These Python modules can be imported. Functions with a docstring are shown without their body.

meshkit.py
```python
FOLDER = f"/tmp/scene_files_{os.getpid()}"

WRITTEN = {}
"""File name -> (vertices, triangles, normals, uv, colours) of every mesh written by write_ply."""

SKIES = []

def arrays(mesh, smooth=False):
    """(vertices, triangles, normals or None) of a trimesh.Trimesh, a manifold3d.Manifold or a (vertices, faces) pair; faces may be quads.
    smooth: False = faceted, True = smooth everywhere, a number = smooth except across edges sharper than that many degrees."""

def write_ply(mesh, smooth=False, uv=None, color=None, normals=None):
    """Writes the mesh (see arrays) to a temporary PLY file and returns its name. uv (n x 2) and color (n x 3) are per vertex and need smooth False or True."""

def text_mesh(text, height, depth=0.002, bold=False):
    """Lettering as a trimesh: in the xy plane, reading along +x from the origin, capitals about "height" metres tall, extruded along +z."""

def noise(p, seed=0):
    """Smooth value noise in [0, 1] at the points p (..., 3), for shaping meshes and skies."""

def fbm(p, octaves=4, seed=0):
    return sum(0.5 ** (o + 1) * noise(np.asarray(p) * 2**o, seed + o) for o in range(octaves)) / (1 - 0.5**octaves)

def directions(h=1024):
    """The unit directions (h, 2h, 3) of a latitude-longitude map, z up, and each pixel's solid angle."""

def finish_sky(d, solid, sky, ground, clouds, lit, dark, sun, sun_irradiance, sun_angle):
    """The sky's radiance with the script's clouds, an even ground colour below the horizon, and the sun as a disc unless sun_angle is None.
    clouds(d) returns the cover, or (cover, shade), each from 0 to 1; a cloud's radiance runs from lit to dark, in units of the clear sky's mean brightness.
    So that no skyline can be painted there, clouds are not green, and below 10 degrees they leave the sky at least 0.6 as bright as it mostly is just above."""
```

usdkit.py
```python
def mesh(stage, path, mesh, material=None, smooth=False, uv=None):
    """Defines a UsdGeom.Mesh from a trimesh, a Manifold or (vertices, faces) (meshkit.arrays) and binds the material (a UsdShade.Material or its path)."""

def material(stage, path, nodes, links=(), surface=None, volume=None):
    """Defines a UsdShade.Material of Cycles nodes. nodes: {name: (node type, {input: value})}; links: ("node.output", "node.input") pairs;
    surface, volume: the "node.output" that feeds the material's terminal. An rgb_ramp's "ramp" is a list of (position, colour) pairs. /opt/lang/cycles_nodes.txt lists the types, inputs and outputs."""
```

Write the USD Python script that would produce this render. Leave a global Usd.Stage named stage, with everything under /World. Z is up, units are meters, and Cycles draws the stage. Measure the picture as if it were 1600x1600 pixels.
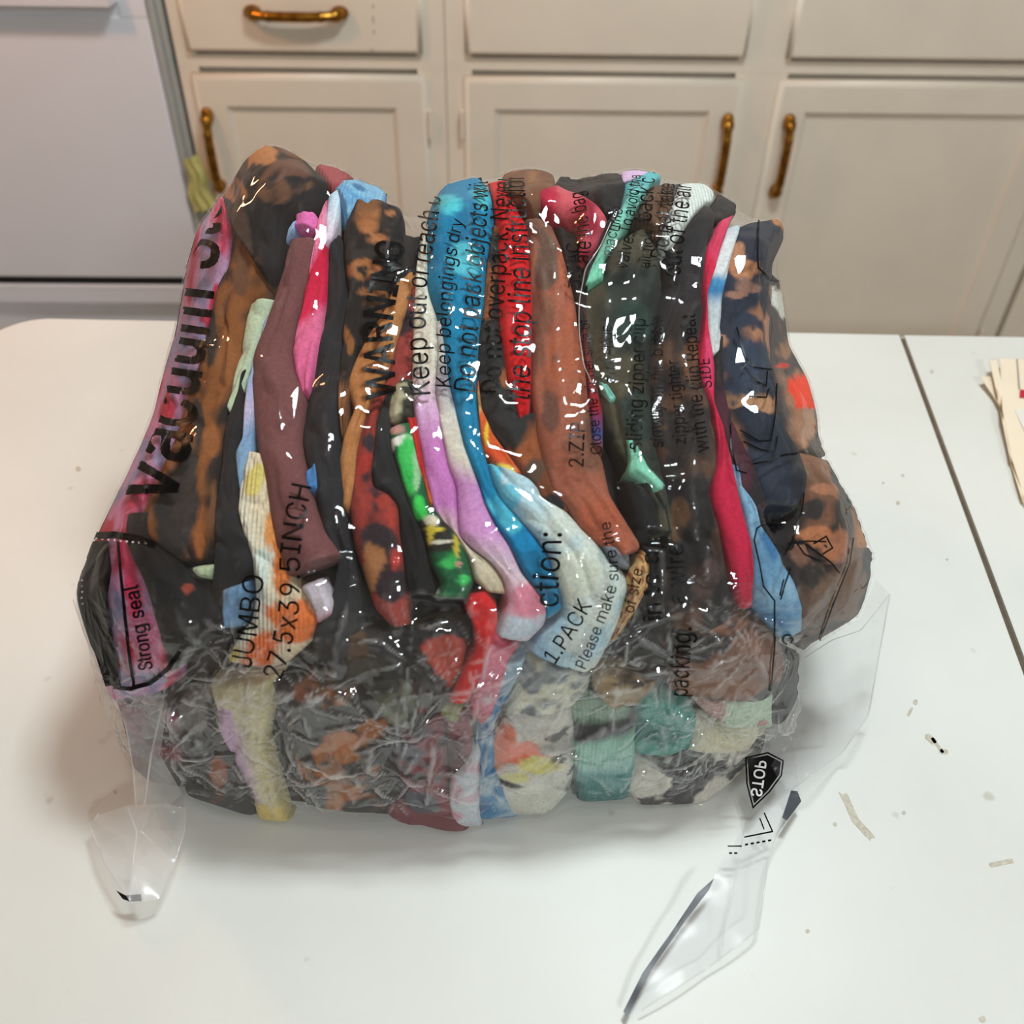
import math, random
import numpy as np
import trimesh
from scipy import ndimage
from scipy.interpolate import LinearNDInterpolator
from shapely.geometry import Polygon, LineString, Point, box as sbox
from pxr import Usd, UsdGeom, UsdLux, UsdShade, Gf, Sdf, Vt
import usdkit, meshkit

stage = Usd.Stage.CreateInMemory()
UsdGeom.SetStageUpAxis(stage, UsdGeom.Tokens.z)
UsdGeom.SetStageMetersPerUnit(stage, 1.0)
world = UsdGeom.Xform.Define(stage, '/World')
stage.SetDefaultPrim(world.GetPrim())
UsdGeom.Scope.Define(stage, '/World/Looks')

# ------------------------------------------------------------------ camera
F, CAM_Z, TZ = 1600.0, 1.43, 0.74          # focal length in picture pixels, eye height, table height
_d = np.array([-40, 1649, F]); _d /= np.linalg.norm(_d)
_a = .002
_e = np.array([1, _a, (40 - 1649 * _a) / F]); _e -= _d * (_e @ _d); _e /= np.linalg.norm(_e)
CM = np.stack([_e, np.cross(-_d, _e), -_d], 1)
CAM = np.array([0, 0, CAM_Z])
cam = UsdGeom.Camera.Define(stage, '/World/camera')
_r = np.stack([CM[0], -CM[1], -CM[2]], 0)   # camera right, up, back in world axes
_m = np.eye(4); _m[:3, :3] = _r; _m[3, :3] = CAM
cam.AddTransformOp().Set(Gf.Matrix4d(_m.tolist()))
cam.CreateHorizontalApertureAttr(36.0); cam.CreateVerticalApertureAttr(36.0)
cam.CreateFocalLengthAttr(36.0 * F / 1600); cam.CreateClippingRangeAttr(Gf.Vec2f(.02, 50))
cam.CreateFStopAttr(6.0); cam.CreateFocusDistanceAttr(.78)
cam.CreateExposureAttr(-0.20)

# ------------------------------------------------------------------ light
def rect_light(path, loc, rot, w, h, power, color):
    l = UsdLux.RectLight.Define(stage, path)
    l.AddTranslateOp().Set(Gf.Vec3d(*loc)); l.AddRotateXYZOp().Set(Gf.Vec3f(*rot))
    l.CreateWidthAttr(w); l.CreateHeightAttr(h); l.CreateIntensityAttr(power); l.CreateColorAttr(Gf.Vec3f(*color))
    return l
MAIN = ((.34, .84, 2.40), .40, .20, 92.0, (.90, .985, 1.0))
FRONT = ((.75, -1.55, 2.40), .40, .20, 135.0, (.90, .985, 1.03))
WARM = ((-.92, 1.36, 1.55), .06, 92.0, (1.0, .46, .22))
FILL = 0.18
dome = UsdLux.DomeLight.Define(stage, '/World/room_air')
dome.CreateIntensityAttr(FILL); dome.CreateColorAttr(Gf.Vec3f(1, .97, .93))

# ------------------------------------------------------------------ picture <-> world
def project(p):
    q = (np.asarray(p) - CAM) @ CM.T
    return np.stack([800 + F * q[..., 0] / q[..., 2], 800 + F * q[..., 1] / q[..., 2]], -1)
def ray(px):
    px = np.atleast_2d(np.asarray(px, float))
    q = np.stack([(px[:, 0] - 800) / F, (px[:, 1] - 800) / F, np.ones(len(px))], -1)
    return (q / np.linalg.norm(q, axis=1, keepdims=True)) @ CM
def on_z(px, z):
    r = ray(px); return CAM + r * ((np.asarray(z) - CAM_Z) / r[:, 2])[:, None]
def on_y(px, y):
    r = ray(px); return CAM + r * (y / r[:, 1])[:, None]
def lin(c):
    c = np.asarray(c, float) / 255.0
    return np.where(c <= .04045, c / 12.92, ((c + .055) / 1.055) ** 2.4)

# ------------------------------------------------------------------ prims
used = {}
def numbered(parent, name):
    k = used.get((parent, name), 0); used[(parent, name)] = k + 1
    return f'{parent}/{name}' if k == 0 else f'{parent}/{name}_{k:03d}'
def keys(prim, label=None, cat=None, group=None, kind=None):
    for k, v in (('label', label), ('category', cat), ('group', group), ('kind', kind)):
        if v: prim.SetCustomDataByKey(k, v)
    return prim
def thing(name, label, cat, loc=(0, 0, 0), group=None):
    x = UsdGeom.Xform.Define(stage, numbered('/World', name))
    x.AddTranslateOp().Set(Gf.Vec3d(*loc))
    keys(x.GetPrim(), label, cat, group); x.loc = np.array(loc, float)
    return x
def path_of(parent):
    return '/World' if parent is None else str(parent.GetPath())
OFF = {}
def obj(name, mesh, m, parent=None, smooth=30, label=None, color=None, **kw):
    """One Mesh prim; vertices are given in world coordinates and stored relative to the parent thing."""
    pp = path_of(parent)
    v, f, n = meshkit.arrays(mesh, True if color is not None else smooth)
    off = np.zeros(3)
    q = parent
    root = '/'.join(pp.split('/')[:3])
    if parent is not None and root in OFF: off = OFF[root]
    path = numbered(pp, name)
    g = usdkit.mesh(stage, path, (v - off, f), m, smooth=False)
    if n is not None:
        g.CreateNormalsAttr(Vt.Vec3fArray.FromNumpy(n.astype(np.float32))); g.SetNormalsInterpolation('vertex')
    if color is not None:
        UsdGeom.PrimvarsAPI(g).CreatePrimvar('tone', Sdf.ValueTypeNames.Color3fArray, 'vertex').Set(Vt.Vec3fArray.FromNumpy(np.asarray(color, np.float32)))
    keys(g.GetPrim(), label, **kw)
    return g
def base_thing(name, label, cat, loc, group=None):
    t = thing(name, label, cat, loc, group); OFF[str(t.GetPath())] = np.array(loc, float); return t
def rbox(x0, y0, z0, x1, y1, z1, r=.003):
    """A box with chamfered edges."""
    import manifold3d as m3
    pts = []
    r = min(r, (x1 - x0) / 2.01, (y1 - y0) / 2.01, (z1 - z0) / 2.01)
    for X, sx in ((x0, 1), (x1, -1)):
        for Y, sy in ((y0, 1), (y1, -1)):
            for Z, sz in ((z0, 1), (z1, -1)):
                pts += [(X + sx * r, Y + sy * r, Z), (X + sx * r, Y, Z + sz * r), (X, Y + sy * r, Z + sz * r),
                        (X + sx * r * .3, Y + sy * r * .3, Z + sz * r * .3)]
    return trimesh.convex.convex_hull(np.array(pts))
def cat(*ms): return trimesh.util.concatenate(list(ms))
def tube(pts, rad, n=12, caps=True):
    pts = np.asarray(pts, float); rad = np.broadcast_to(rad, len(pts))
    t = np.gradient(pts, axis=0); t /= np.linalg.norm(t, axis=1, keepdims=True)
    up = np.array([0, 0, 1.]) if abs(t[:, 2]).max() < .95 else np.array([0, 1., 0])
    a = np.cross(t, up); a /= np.linalg.norm(a, axis=1, keepdims=True); b = np.cross(t, a)
    th = np.linspace(0, 2 * np.pi, n, endpoint=False)
    v = (pts[:, None] + rad[:, None, None] * (np.cos(th)[None, :, None] * a[:, None] + np.sin(th)[None, :, None] * b[:, None])).reshape(-1, 3)
    f = []
    for i in range(len(pts) - 1):
        for j in range(n):
            k = (j + 1) % n
            f += [[i * n + j, i * n + k, (i + 1) * n + k], [i * n + j, (i + 1) * n + k, (i + 1) * n + j]]
    if caps:
        v = np.vstack([v, pts[0], pts[-1]]); c0, c1 = len(v) - 2, len(v) - 1; o = (len(pts) - 1) * n
        for j in range(n):
            k = (j + 1) % n
            f += [[c0, k, j], [c1, o + j, o + k]]
    m = trimesh.Trimesh(v, f, process=False); m.fix_normals(); return m

# ------------------------------------------------------------------ materials
def mat(name, nodes, links, surface='p.BSDF'):
    return usdkit.material(stage, '/World/Looks/' + name, nodes, links, surface)
def paint(name, c, rough=.5, var=.05, scale=6, bump=.0, bscale=300, spec=.5, metal=0):
    c = lin(c); lo, hi = c * (1 - var), np.minimum(c * (1 + var), 1)
    nodes = {'g': ('geometry', {}), 'n': ('noise_texture', {'scale': scale, 'detail': 5}), 'r': ('rgb_ramp', {'ramp': [(.3, lo), (.7, hi)]}),
             'p': ('principled_bsdf', {'roughness': rough, 'specular_ior_level': spec, 'metallic': metal})}
    links = [('g.position', 'n.vector'), ('n.fac', 'r.fac'), ('r.color', 'p.base_color')]
    if bump:
        nodes['b'] = ('noise_texture', {'scale': bscale, 'detail': 3}); nodes['u'] = ('bump', {'strength': bump, 'distance': .001})
        links += [('g.position', 'b.vector'), ('b.fac', 'u.height'), ('u.normal', 'p.normal')]
    return mat(name, nodes, links)
M = {}
M['floor'] = paint('floor_vinyl', (150, 135, 118), .5, .12, 8)
M['wall'] = paint('wall_paint', (226, 223, 217), .8, .03, 3)
M['ceiling'] = paint('ceiling_paint', (238, 237, 234), .9, .02, 3)
M['cabinet'] = paint('cabinet_paint', (242, 231, 214), .38, .035, 7, .12, 160)
M['cabinet_dark'] = paint('cabinet_shadow_gap', (120, 105, 86), .7, .1, 9)
M['dishwasher'] = paint('dishwasher_enamel', (240, 243, 252), .3, .02, 4)
M['steel'] = paint('dishwasher_trim', (176, 182, 180), .35, .04, 20)
M['rubber'] = paint('black_rubber', (16, 15, 15), .6, .1, 30)
M['counter'] = paint('countertop_laminate', (188, 176, 158), .4, .08, 60)
M['table'] = mat('table_laminate', {
    'g': ('geometry', {}), 'n': ('noise_texture', {'scale': 5, 'detail': 6}), 'r': ('rgb_ramp', {'ramp': [(.3, lin((221, 222, 216))), (.72, lin((230, 232, 227)))]}),
    's': ('noise_texture', {'scale': 38, 'detail': 2, 'roughness': .4}), 'sr': ('rgb_ramp', {'ramp': [(.0, (.0, .0, .0)), (.735, (0, 0, 0)), (.80, (.5, .5, .5))]}),
    'm': ('mix_color', {'b': lin((176, 168, 150))}), 'b': ('noise_texture', {'scale': 900, 'detail': 2}), 'u': ('bump', {'strength': .05, 'distance': .0005}),
    'p': ('principled_bsdf', {'roughness': .42, 'specular_ior_level': .35})},
    [('g.position', 'n.vector'), ('n.fac', 'r.fac'), ('g.position', 's.vector'), ('s.fac', 'sr.fac'), ('sr.color', 'm.fac'), ('r.color', 'm.a'), ('m.result', 'p.base_color'),
     ('g.position', 'b.vector'), ('b.fac', 'u.height'), ('u.normal', 'p.normal')])
M['stain'] = paint('table_stain', (198, 190, 174), .6, .18, 300)
M['seam'] = paint('table_seam', (96, 84, 68), .8, .2, 60)
M['brass'] = mat('aged_brass', {'g': ('geometry', {}), 'n': ('noise_texture', {'scale': 60, 'detail': 4}), 'r': ('rgb_ramp', {'ramp': [(.3, lin((120, 72, 20))), (.75, lin((196, 146, 62)))]}),
    'p': ('principled_bsdf', {'metallic': 1.0, 'roughness': .24})}, [('g.position', 'n.vector'), ('n.fac', 'r.fac'), ('r.color', 'p.base_color')])
M['paper'] = paint('cream_paper', (240, 226, 202), .8, .03, 20)
M['card'] = paint('white_card', (232, 228, 220), .7, .02, 20)
M['red'] = paint('red_ink', (190, 30, 58), .6, .05, 50)
M['grey_ink'] = paint('grey_ink', (150, 148, 145), .7, .05, 50)
M['rag'] = paint('yellow_green_cloth', (206, 202, 130), .9, .12, 60)
M['ink'] = paint('black_print', (10, 9, 10), .35, .2, 80, 0, 300, .15)
M['ink_soft'] = paint('grey_print', (70, 74, 82), .4, .2, 80)
M['white_ink'] = paint('white_print', (226, 224, 224), .5, .05, 80)
def cloth(name, rough=.85, weave=900, bump=.35, sheen=.03):
    return mat(name, {'a': ('attribute', {'attribute': 'tone'}), 'g': ('geometry', {}), 'n': ('noise_texture', {'scale': 420, 'detail': 3}),
        'r': ('rgb_ramp', {'ramp': [(.25, (.80, .80, .80)), (.75, (1.16, 1.16, 1.16))]}), 'm': ('mix_color', {'blend_type': 'multiply', 'fac': 1.0, 'use_clamp': False}),
        'w': ('wave_texture', {'scale': weave / 3, 'distortion': 3, 'detail': 2}), 'u': ('bump', {'strength': bump, 'distance': .0006}),
        'p': ('principled_bsdf', {'roughness': rough, 'specular_ior_level': .25, 'sheen_weight': sheen, 'sheen_roughness': .5})},
        [('g.position', 'n.vector'), ('n.fac', 'r.fac'), ('a.color', 'm.a'), ('r.color', 'm.b'), ('m.result', 'p.base_color'),
         ('g.position', 'w.vector'), ('w.fac', 'u.height'), ('u.normal', 'p.normal')])
M['jersey'] = cloth('brushed_jersey', .85, 1200, .14)
M['rib'] = cloth('ribbed_knit', .95, 330, .9, .06)
def film_mat(name, ior, rough, haze, hcol, tint=(1, 1, 1), tone=False):
    return mat(name, {'f': ('fresnel', {'IOR': ior}), 't': ('transparent_bsdf', {'color': tint}), 'g': ('glossy_bsdf', {'color': (1, 1, 1), 'roughness': rough}),
        'x': ('mix_closure', {}), 'd': ('diffuse_bsdf', {'color': hcol}), 'l': ('translucent_bsdf', {'color': hcol}), 'dl': ('mix_closure', {'fac': .5}), 'y': ('mix_closure', {'fac': haze}), 'a': ('attribute', {'attribute': 'tone'}), 's': ('separate_color', {}), 'k': ('math', {'math_type': 'multiply', 'value2': 4.0}), 'q': ('math', {'math_type': 'multiply'}), 'c': ('math', {'math_type': 'minimum', 'value2': .14})},
        ([('f.fac', 'q.value1'), ('a.color', 's.color'), ('s.g', 'k.value1'), ('k.value', 'q.value2'), ('q.value', 'c.value1'), ('s.r', 'y.fac')] if tone else [('f.fac', 'c.value1')]) + [('c.value', 'x.fac'), ('t.BSDF', 'x.closure1'), ('g.BSDF', 'x.closure2'), ('d.BSDF', 'dl.closure1'), ('l.BSDF', 'dl.closure2'), ('x.closure', 'y.closure1'), ('dl.closure', 'y.closure2')], 'y.closure')
M['film'] = film_mat('clear_bag_film', 1.48, .028, .01, (.95, .95, .95), tone=True)
M['film_loose'] = film_mat('clear_loose_film', 1.18, .2, .05, (.86, .86, .90), (.94, .94, .952))
M['film_gather'] = film_mat('gathered_bag_film', 1.45, .2, .36, (.93, .93, .93), (.99, .99, .985))
M['film_seam'] = film_mat('heat_sealed_film', 1.5, .12, .35, (.92, .92, .92))

# ------------------------------------------------------------------ room shell
X0, X1, Y0, Y1, ZC, ZF = -2.3, 2.3, -2.4, 2.56, 2.5, -.12
def structure(name, mesh, m): obj(name, mesh, m, None, False, kind='structure')
bx = lambda a, b: trimesh.creation.box(bounds=[a, b])
structure('floor', bx((X0, Y0, ZF - .05), (X1, Y1, ZF)), M['floor'])
structure('ceiling', bx((X0, Y0, ZC), (X1, Y1, ZC + .05)), M['ceiling'])
structure('wall_back', bx((X0, Y1, ZF), (X1, Y1 + .05, ZC)), M['wall'])
structure('wall_left', bx((X0 - .05, Y0, ZF), (X0, Y1, ZC)), M['wall'])
structure('wall_right', bx((X1, Y0, ZF), (X1 + .05, Y1, ZC)), M['wall'])
structure('wall_front', bx((X0, Y0 - .05, ZF), (X1, Y0, ZC)), M['wall'])

# ceiling lamp and the warm lamp
for (loc, w, h, pw, col), lab in ((MAIN, 'flat white ceiling light above the table'), (FRONT, 'flat white ceiling light behind the camera')):
  t = base_thing('ceiling_light', lab, 'lamp', (loc[0], loc[1], ZC))
  obj('housing', rbox(loc[0] - w / 2 - .04, loc[1] - h / 2 - .04, 2.425, loc[0] + w / 2 + .04, loc[1] + h / 2 + .04, ZC - .001, .01), M['ceiling'], t)
  rect_light(str(t.GetPath()) + '/tube_light', (0, 0, loc[2] - ZC), (0, 0, 0), w, h, pw, col)
loc, rad, pw, col = WARM
t = base_thing('pendant_lamp', 'warm pendant bulb hanging at the left of the kitchen', 'lamp', (loc[0], loc[1], ZC))
obj('cord', tube([(loc[0], loc[1], ZC - .002), (loc[0], loc[1], loc[2] + .13)], .004, 8), M['rubber'], t)
obj('cap', trimesh.creation.cylinder(.03, .06, transform=trimesh.transformations.translation_matrix((loc[0], loc[1], loc[2] + .11))), M['brass'], t)
sl = UsdLux.SphereLight.Define(stage, str(t.GetPath()) + '/bulb'); sl.CreateRadiusAttr(rad); sl.CreateIntensityAttr(pw); sl.CreateColorAttr(Gf.Vec3f(*col))
sl.AddTranslateOp().Set(Gf.Vec3d(0, 0, loc[2] - ZC))

# ------------------------------------------------------------------ cabinets and dishwasher
YD = 1.95                                   # front plane of doors and drawer fronts
YF = YD + .016                              # face frame
def cx(px, py): return on_y([(px, py)], YD)[0][0]
def cz(px, py): return on_y([(px, py)], YD)[0][2]
Z_DRAW0, Z_DOOR1 = .713, .6735
Z_DRAW1, Z_DOOR0 = .858, .0
def front_panel(x0, z0, x1, z1, lip=.008):
    """A lipped slab with rounded-over edges."""
    prof = []
    for d, y in ((0, YF - .001), (0, YD + .010), (.003, YD + .004), (lip, YD + .0005), (lip + .002, YD)):
        prof.append([(x0 + d, y, z0 + d), (x1 - d, y, z0 + d), (x1 - d, y, z1 - d), (x0 + d, y, z1 - d)])
    v = np.array(prof).reshape(-1, 3); f = []
    for i in range(len(prof) - 1):
        for j in range(4):
            k = (j + 1) % 4; f += [[i * 4 + j, i * 4 + k, i * 4 + 4 + k], [i * 4 + j, i * 4 + 4 + k, i * 4 + 4 + j]]
    o = 4 * (len(prof) - 1); f += [[o, o + 1, o + 2], [o, o + 2, o + 3], [0, 2, 1], [0, 3, 2]]
    m = trimesh.Trimesh(v, f, process=False); m.fix_normals(); return m
def door_frame(x0, z0, x1, z1, sw):
    """Stiles and rails around a sunk panel, mitred inner bevel."""
    prof = []
    seq = ((0, YF - .001), (0, YD + .010), (.003, YD + .004), (.008, YD + .0005), (.010, YD), (sw, YD), (sw + .0015, YD + .004), (sw + .008, YD + .009), (sw + .009, YD + .010))
    for d, y in seq: prof.append([(x0 + d, y, z0 + d), (x1 - d, y, z0 + d), (x1 - d, y, z1 - d), (x0 + d, y, z1 - d)])
    v = np.array(prof).reshape(-1, 3); f = []
    for i in range(len(prof) - 1):
        for j in range(4):
            k = (j + 1) % 4; f += [[i * 4 + j, i * 4 + k, i * 4 + 4 + k], [i * 4 + j, i * 4 + 4 + k, i * 4 + 4 + j]]
    m = trimesh.Trimesh(v, f, process=False); m.fix_normals()
    if m.face_normals[8 * 4][1] > 0: m.invert()
    return m
def pull(c, vertical, half):
    """A cast brass bow pull: two bulbous feet and a swelling bar with collars."""
    n = 41; t = np.linspace(-1, 1, n)
    a = half * t; out = -.006 - .024 * np.sqrt(np.clip(1 - np.abs(t) ** 3.2, 0, 1))
    r = .0076 + .0042 * np.exp(-((np.abs(t) - .93) / .10) ** 2) + .0017 * np.exp(-((np.abs(t) - .58) / .03) ** 2) + .0012 * (1 - t * t)
    p = np.stack([np.zeros(n), YD + out, a] if vertical else [a, YD + out, np.zeros(n)], 1) + [c[0], 0, c[1]]
    parts = [tube(p, r, 14)]
    for s in (-1, 1):
        m = trimesh.creation.icosphere(3, 1.0)
        m.apply_scale((.0125, .0095, .0165) if vertical else (.0165, .0095, .0125))
        q = np.array([c[0], YD - .0065, c[1]]); q[2 if vertical else 0] += s * half * .97
        m.apply_translation(q); parts.append(m)
    return cat(*parts)
def hinge(x, z):
    parts = [tube([(x, YD + .003, z - .024), (x, YD + .003, z + .024)], .0042, 12)]
    for s in (-1, 1):
        m = trimesh.creation.icosphere(2, .0042); m.apply_translation((x, YD + .003, z + s * .026)); parts.append(m)
        parts.append(tube([(x, YD + .003, z + s * .0125 - .0008), (x, YD + .003, z + s * .0125 + .0008)], .0048, 12))
    return cat(*parts)
xa0, xa1 = cx(292, 83), cx(660, 86); xb0, xb1 = cx(727, 88), cx(1167, 92); xc0 = cx(1230, 93); xc1 = xc0 + (cx(1600, 260) - cx(1205, 124)) + .02
X_FR0, X_SPLIT = cx(255, 10), cx(697, 150)
XC_END = xc1 + .05
def cabinet(label, x0, x1, units):
    t = base_thing('base_cabinet', label, 'cabinet', ((x0 + x1) / 2, 2.2, 0))
    carc = [bx((x0, YF + .019, -.02), (x1, 2.55, .875)), bx((x0, YF + .07, ZF), (x1, 2.5, -.02))]
    obj('carcass', cat(*carc), M['cabinet'], t, False)
    fr = [(x0, -.02, x1, .012), (x0, .845, x1, .875), (x0, .683, x1, .706)]
    edges = [x0] + [e for u in units for e in (u[0] + .012, u[1] - .012)] + [x1]
    fm = [bx((a, YF, b), (c, YF + .019, d)) for a, b, c, d in fr]
    for i in range(0, len(edges), 2):
        fm.append(bx((edges[i], YF + .0004, .012), (edges[i + 1], YF + .0186, .845)))
    obj('face_frame', cat(*fm), M['cabinet'], t, False)
    for (a, b, hside, hx) in units:
        d = obj('drawer', front_panel(a, Z_DRAW0, b, Z_DRAW1), M['cabinet'], t)
        if len(units) == 1: obj('handle', pull(((a + b) / 2 - .006, .7885), False, .080), M['brass'], d, 50, 'brass bow pull lying level')
        if len(units) == 1:
            for q, (sx_, sy_, hh) in enumerate(((583, 10, .0035), (583, 31, .006), (584, 50, .0035), (581, 79, .003))):
                c_ = on_y([(sx_, sy_)], YD - .0003)[0]
                obj('paint_chip', bx((c_[0] - .0008, YD - .0004, c_[2] - hh), (c_[0] + .0008, YD + .0002, c_[2] + hh)), M['cabinet_dark'], d, False, 'tiny dark chip in the paint')
        d = obj('door', door_frame(a - .003, Z_DOOR0, b + .003, Z_DOOR1, .058), M['cabinet'], t)
        obj('panel', rbox(a + .05, YD + .0095, Z_DOOR0 + .05, b - .05, YD + .0155, Z_DOOR1 - .05, .0005), M['cabinet'], d, 30)
        obj('handle', pull((hx, .527), True, .074), M['brass'], d, 50, 'brass bow pull standing upright')
        xs = b + .0085 if hside < 0 else a - .0085
        for z in (.583, .09): obj('hinge', hinge(xs, z), M['cabinet'], d, 50)
    return t
h1, h2, h3 = cx(326, 185), cx(1136, 188), cx(1232, 190)
cabinet('cream base cabinet with one door, beside the white dishwasher', X_FR0, X_SPLIT - .0006, [(xa0, xa1, -1, h1)])
cabinet('wide cream base cabinet with two doors whose brass pulls stand side by side', X_SPLIT + .0006, XC_END, [(xb0, xb1, 1, h2), (xc0, xc1, -1, h3)])
t = base_thing('base_cabinet', 'cream base cabinet end at the right edge, past the narrow dark gap', 'cabinet', (XC_END + .2, 2.2, 0))
xe0, xe1 = XC_END + .012, X1 - .05
obj('carcass', cat(bx((xe0, YF + .019, -.02), (xe1, 2.55, .875)), bx((xe0, YF + .07, ZF), (xe1, 2.5, -.02))), M['cabinet'], t, False)
obj('face_frame', bx((xe0, YF, -.02), (xe1, YF + .019, .875)), M['cabinet'], t, False)
ob = base_thing('countertop', 'beige laminate countertop over the cabinets', 'countertop', (0, 2.2, .88))
obj('slab', rbox(-1.9, YD - .022, .877, xe1, 2.555, .915, .006), M['counter'], ob)

XD1 = cx(251, 10) - .006; XD0 = XD1 - .60
t = base_thing('dishwasher', 'white dishwasher with a black gap under its door', 'dishwasher', ((XD0 + XD1) / 2, 2.2, 0))
zg = .2285
obj('door', rbox(XD0, YD + .002, zg + .009, XD1 - .022, YD + .06, .775, .006), M['dishwasher'], t)
xl = cx(183, 5)
lip = Polygon([(YD + .004, .80), (YD - .044, .806), (YD - .046, .83), (YD - .03, .872), (YD + .05, .872), (YD + .05, .79)])
m = trimesh.creation.extrude_polygon(lip, xl - XD0, engine='earcut'); m.vertices = np.stack([XD0 + m.vertices[:, 2], m.vertices[:, 0], m.vertices[:, 1]], 1); m.fix_normals()
obj('control_panel', cat(m, bx((XD0, YD + .006, .774), (XD1 - .022, YD + .05, .80)), bx((xl, YD + .002, .774), (XD1 - .022, YD + .05, .872))), M['dishwasher'], t, 20)
obj('trim_strip', cat(rbox(XD1 - .021, YD + .004, -.02, XD1 - .007, YD + .03, .872, .003), rbox(XD1 - .007, YD + .010, -.02, XD1 + .004, YD + .05, .872, .002)), M['steel'], t, label='grey metal strip along the door')
obj('gap_seal', bx((XD0, YD + .012, zg - .014), (XD1 - .022, YD + .05, zg + .012)), M['rubber'], t, False)
pn = sbox(XD0 + .0, -.02, XD1 - .022, zg - .012)
rc = sbox(XD0 + .04, -.06, XD1 - .075, zg - .066).buffer(.012)
m = trimesh.creation.extrude_polygon(pn.difference(rc.intersection(sbox(-9, -.019, 9, 9))), .05, engine='earcut'); m.vertices = np.stack([m.vertices[:, 0], YD + .004 + (.05 - m.vertices[:, 2]), m.vertices[:, 1]], 1); m.fix_normals()
obj('access_panel', cat(m, bx((XD0, YD + .03, -.02), (XD1 - .03, YD + .055, zg - .02)), tube([(XD0 + .003, YD + .008, zg - .0155), (XD1 - .025, YD + .008, zg - .0155)], .005, 10)), M['dishwasher'], t, 20)
obj('tub', bx((XD0, YD + .061, ZF + .02), (XD1, 2.55, .872)), M['steel'], t, False)

# yellow-green scrap of cloth caught beside the lower part of the left cabinet door
rg = np.random.default_rng(5)
gx, gz = np.meshgrid(np.linspace(-1, 1, 22), np.linspace(-1, 1, 30))
c0 = on_y([(311, 285)], YD - .004)[0]
vv = np.stack([c0[0] + .021 * gx * (1 - .25 * gz) + .004 * np.sin(gz * 5), YD - .010 - .010 * np.abs(np.sin(gx * 4 + gz)) * (1 - gx ** 2) - .004 * gz, c0[2] + .058 * gz + .006 * gx], -1).reshape(-1, 3)
i = np.arange(22 * 30).reshape(30, 22); ff = np.stack([i[:-1, :-1], i[:-1, 1:], i[1:, 1:], i[1:, :-1]], -1).reshape(-1, 4)
def solidify(v, f, n, th):
    """Closes a sheet (quads or triangles) into a thin slab."""
    v2, f2, _ = meshkit.arrays((v, f))
    m = trimesh.Trimesh(v2, f2, process=False); k = len(v2)
    e = m.edges[trimesh.grouping.group_rows(m.edges_sorted, require_count=1)]
    side = np.vstack([np.stack([e[:, 1], e[:, 0], e[:, 0] + k], 1), np.stack([e[:, 1], e[:, 0] + k, e[:, 1] + k], 1)])
    m = trimesh.Trimesh(np.vstack([v2, v2 - n * th]), np.vstack([f2, f2[:, ::-1] + k, side]), process=False)
    return m
o = obj('cloth_scrap', solidify(vv, ff, np.array([0, -1., 0]), .0015), M['rag'], None, True)
keys(o.GetPrim(), 'yellow-green scrap of cloth hanging beside the left cabinet door', 'cloth')

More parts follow.
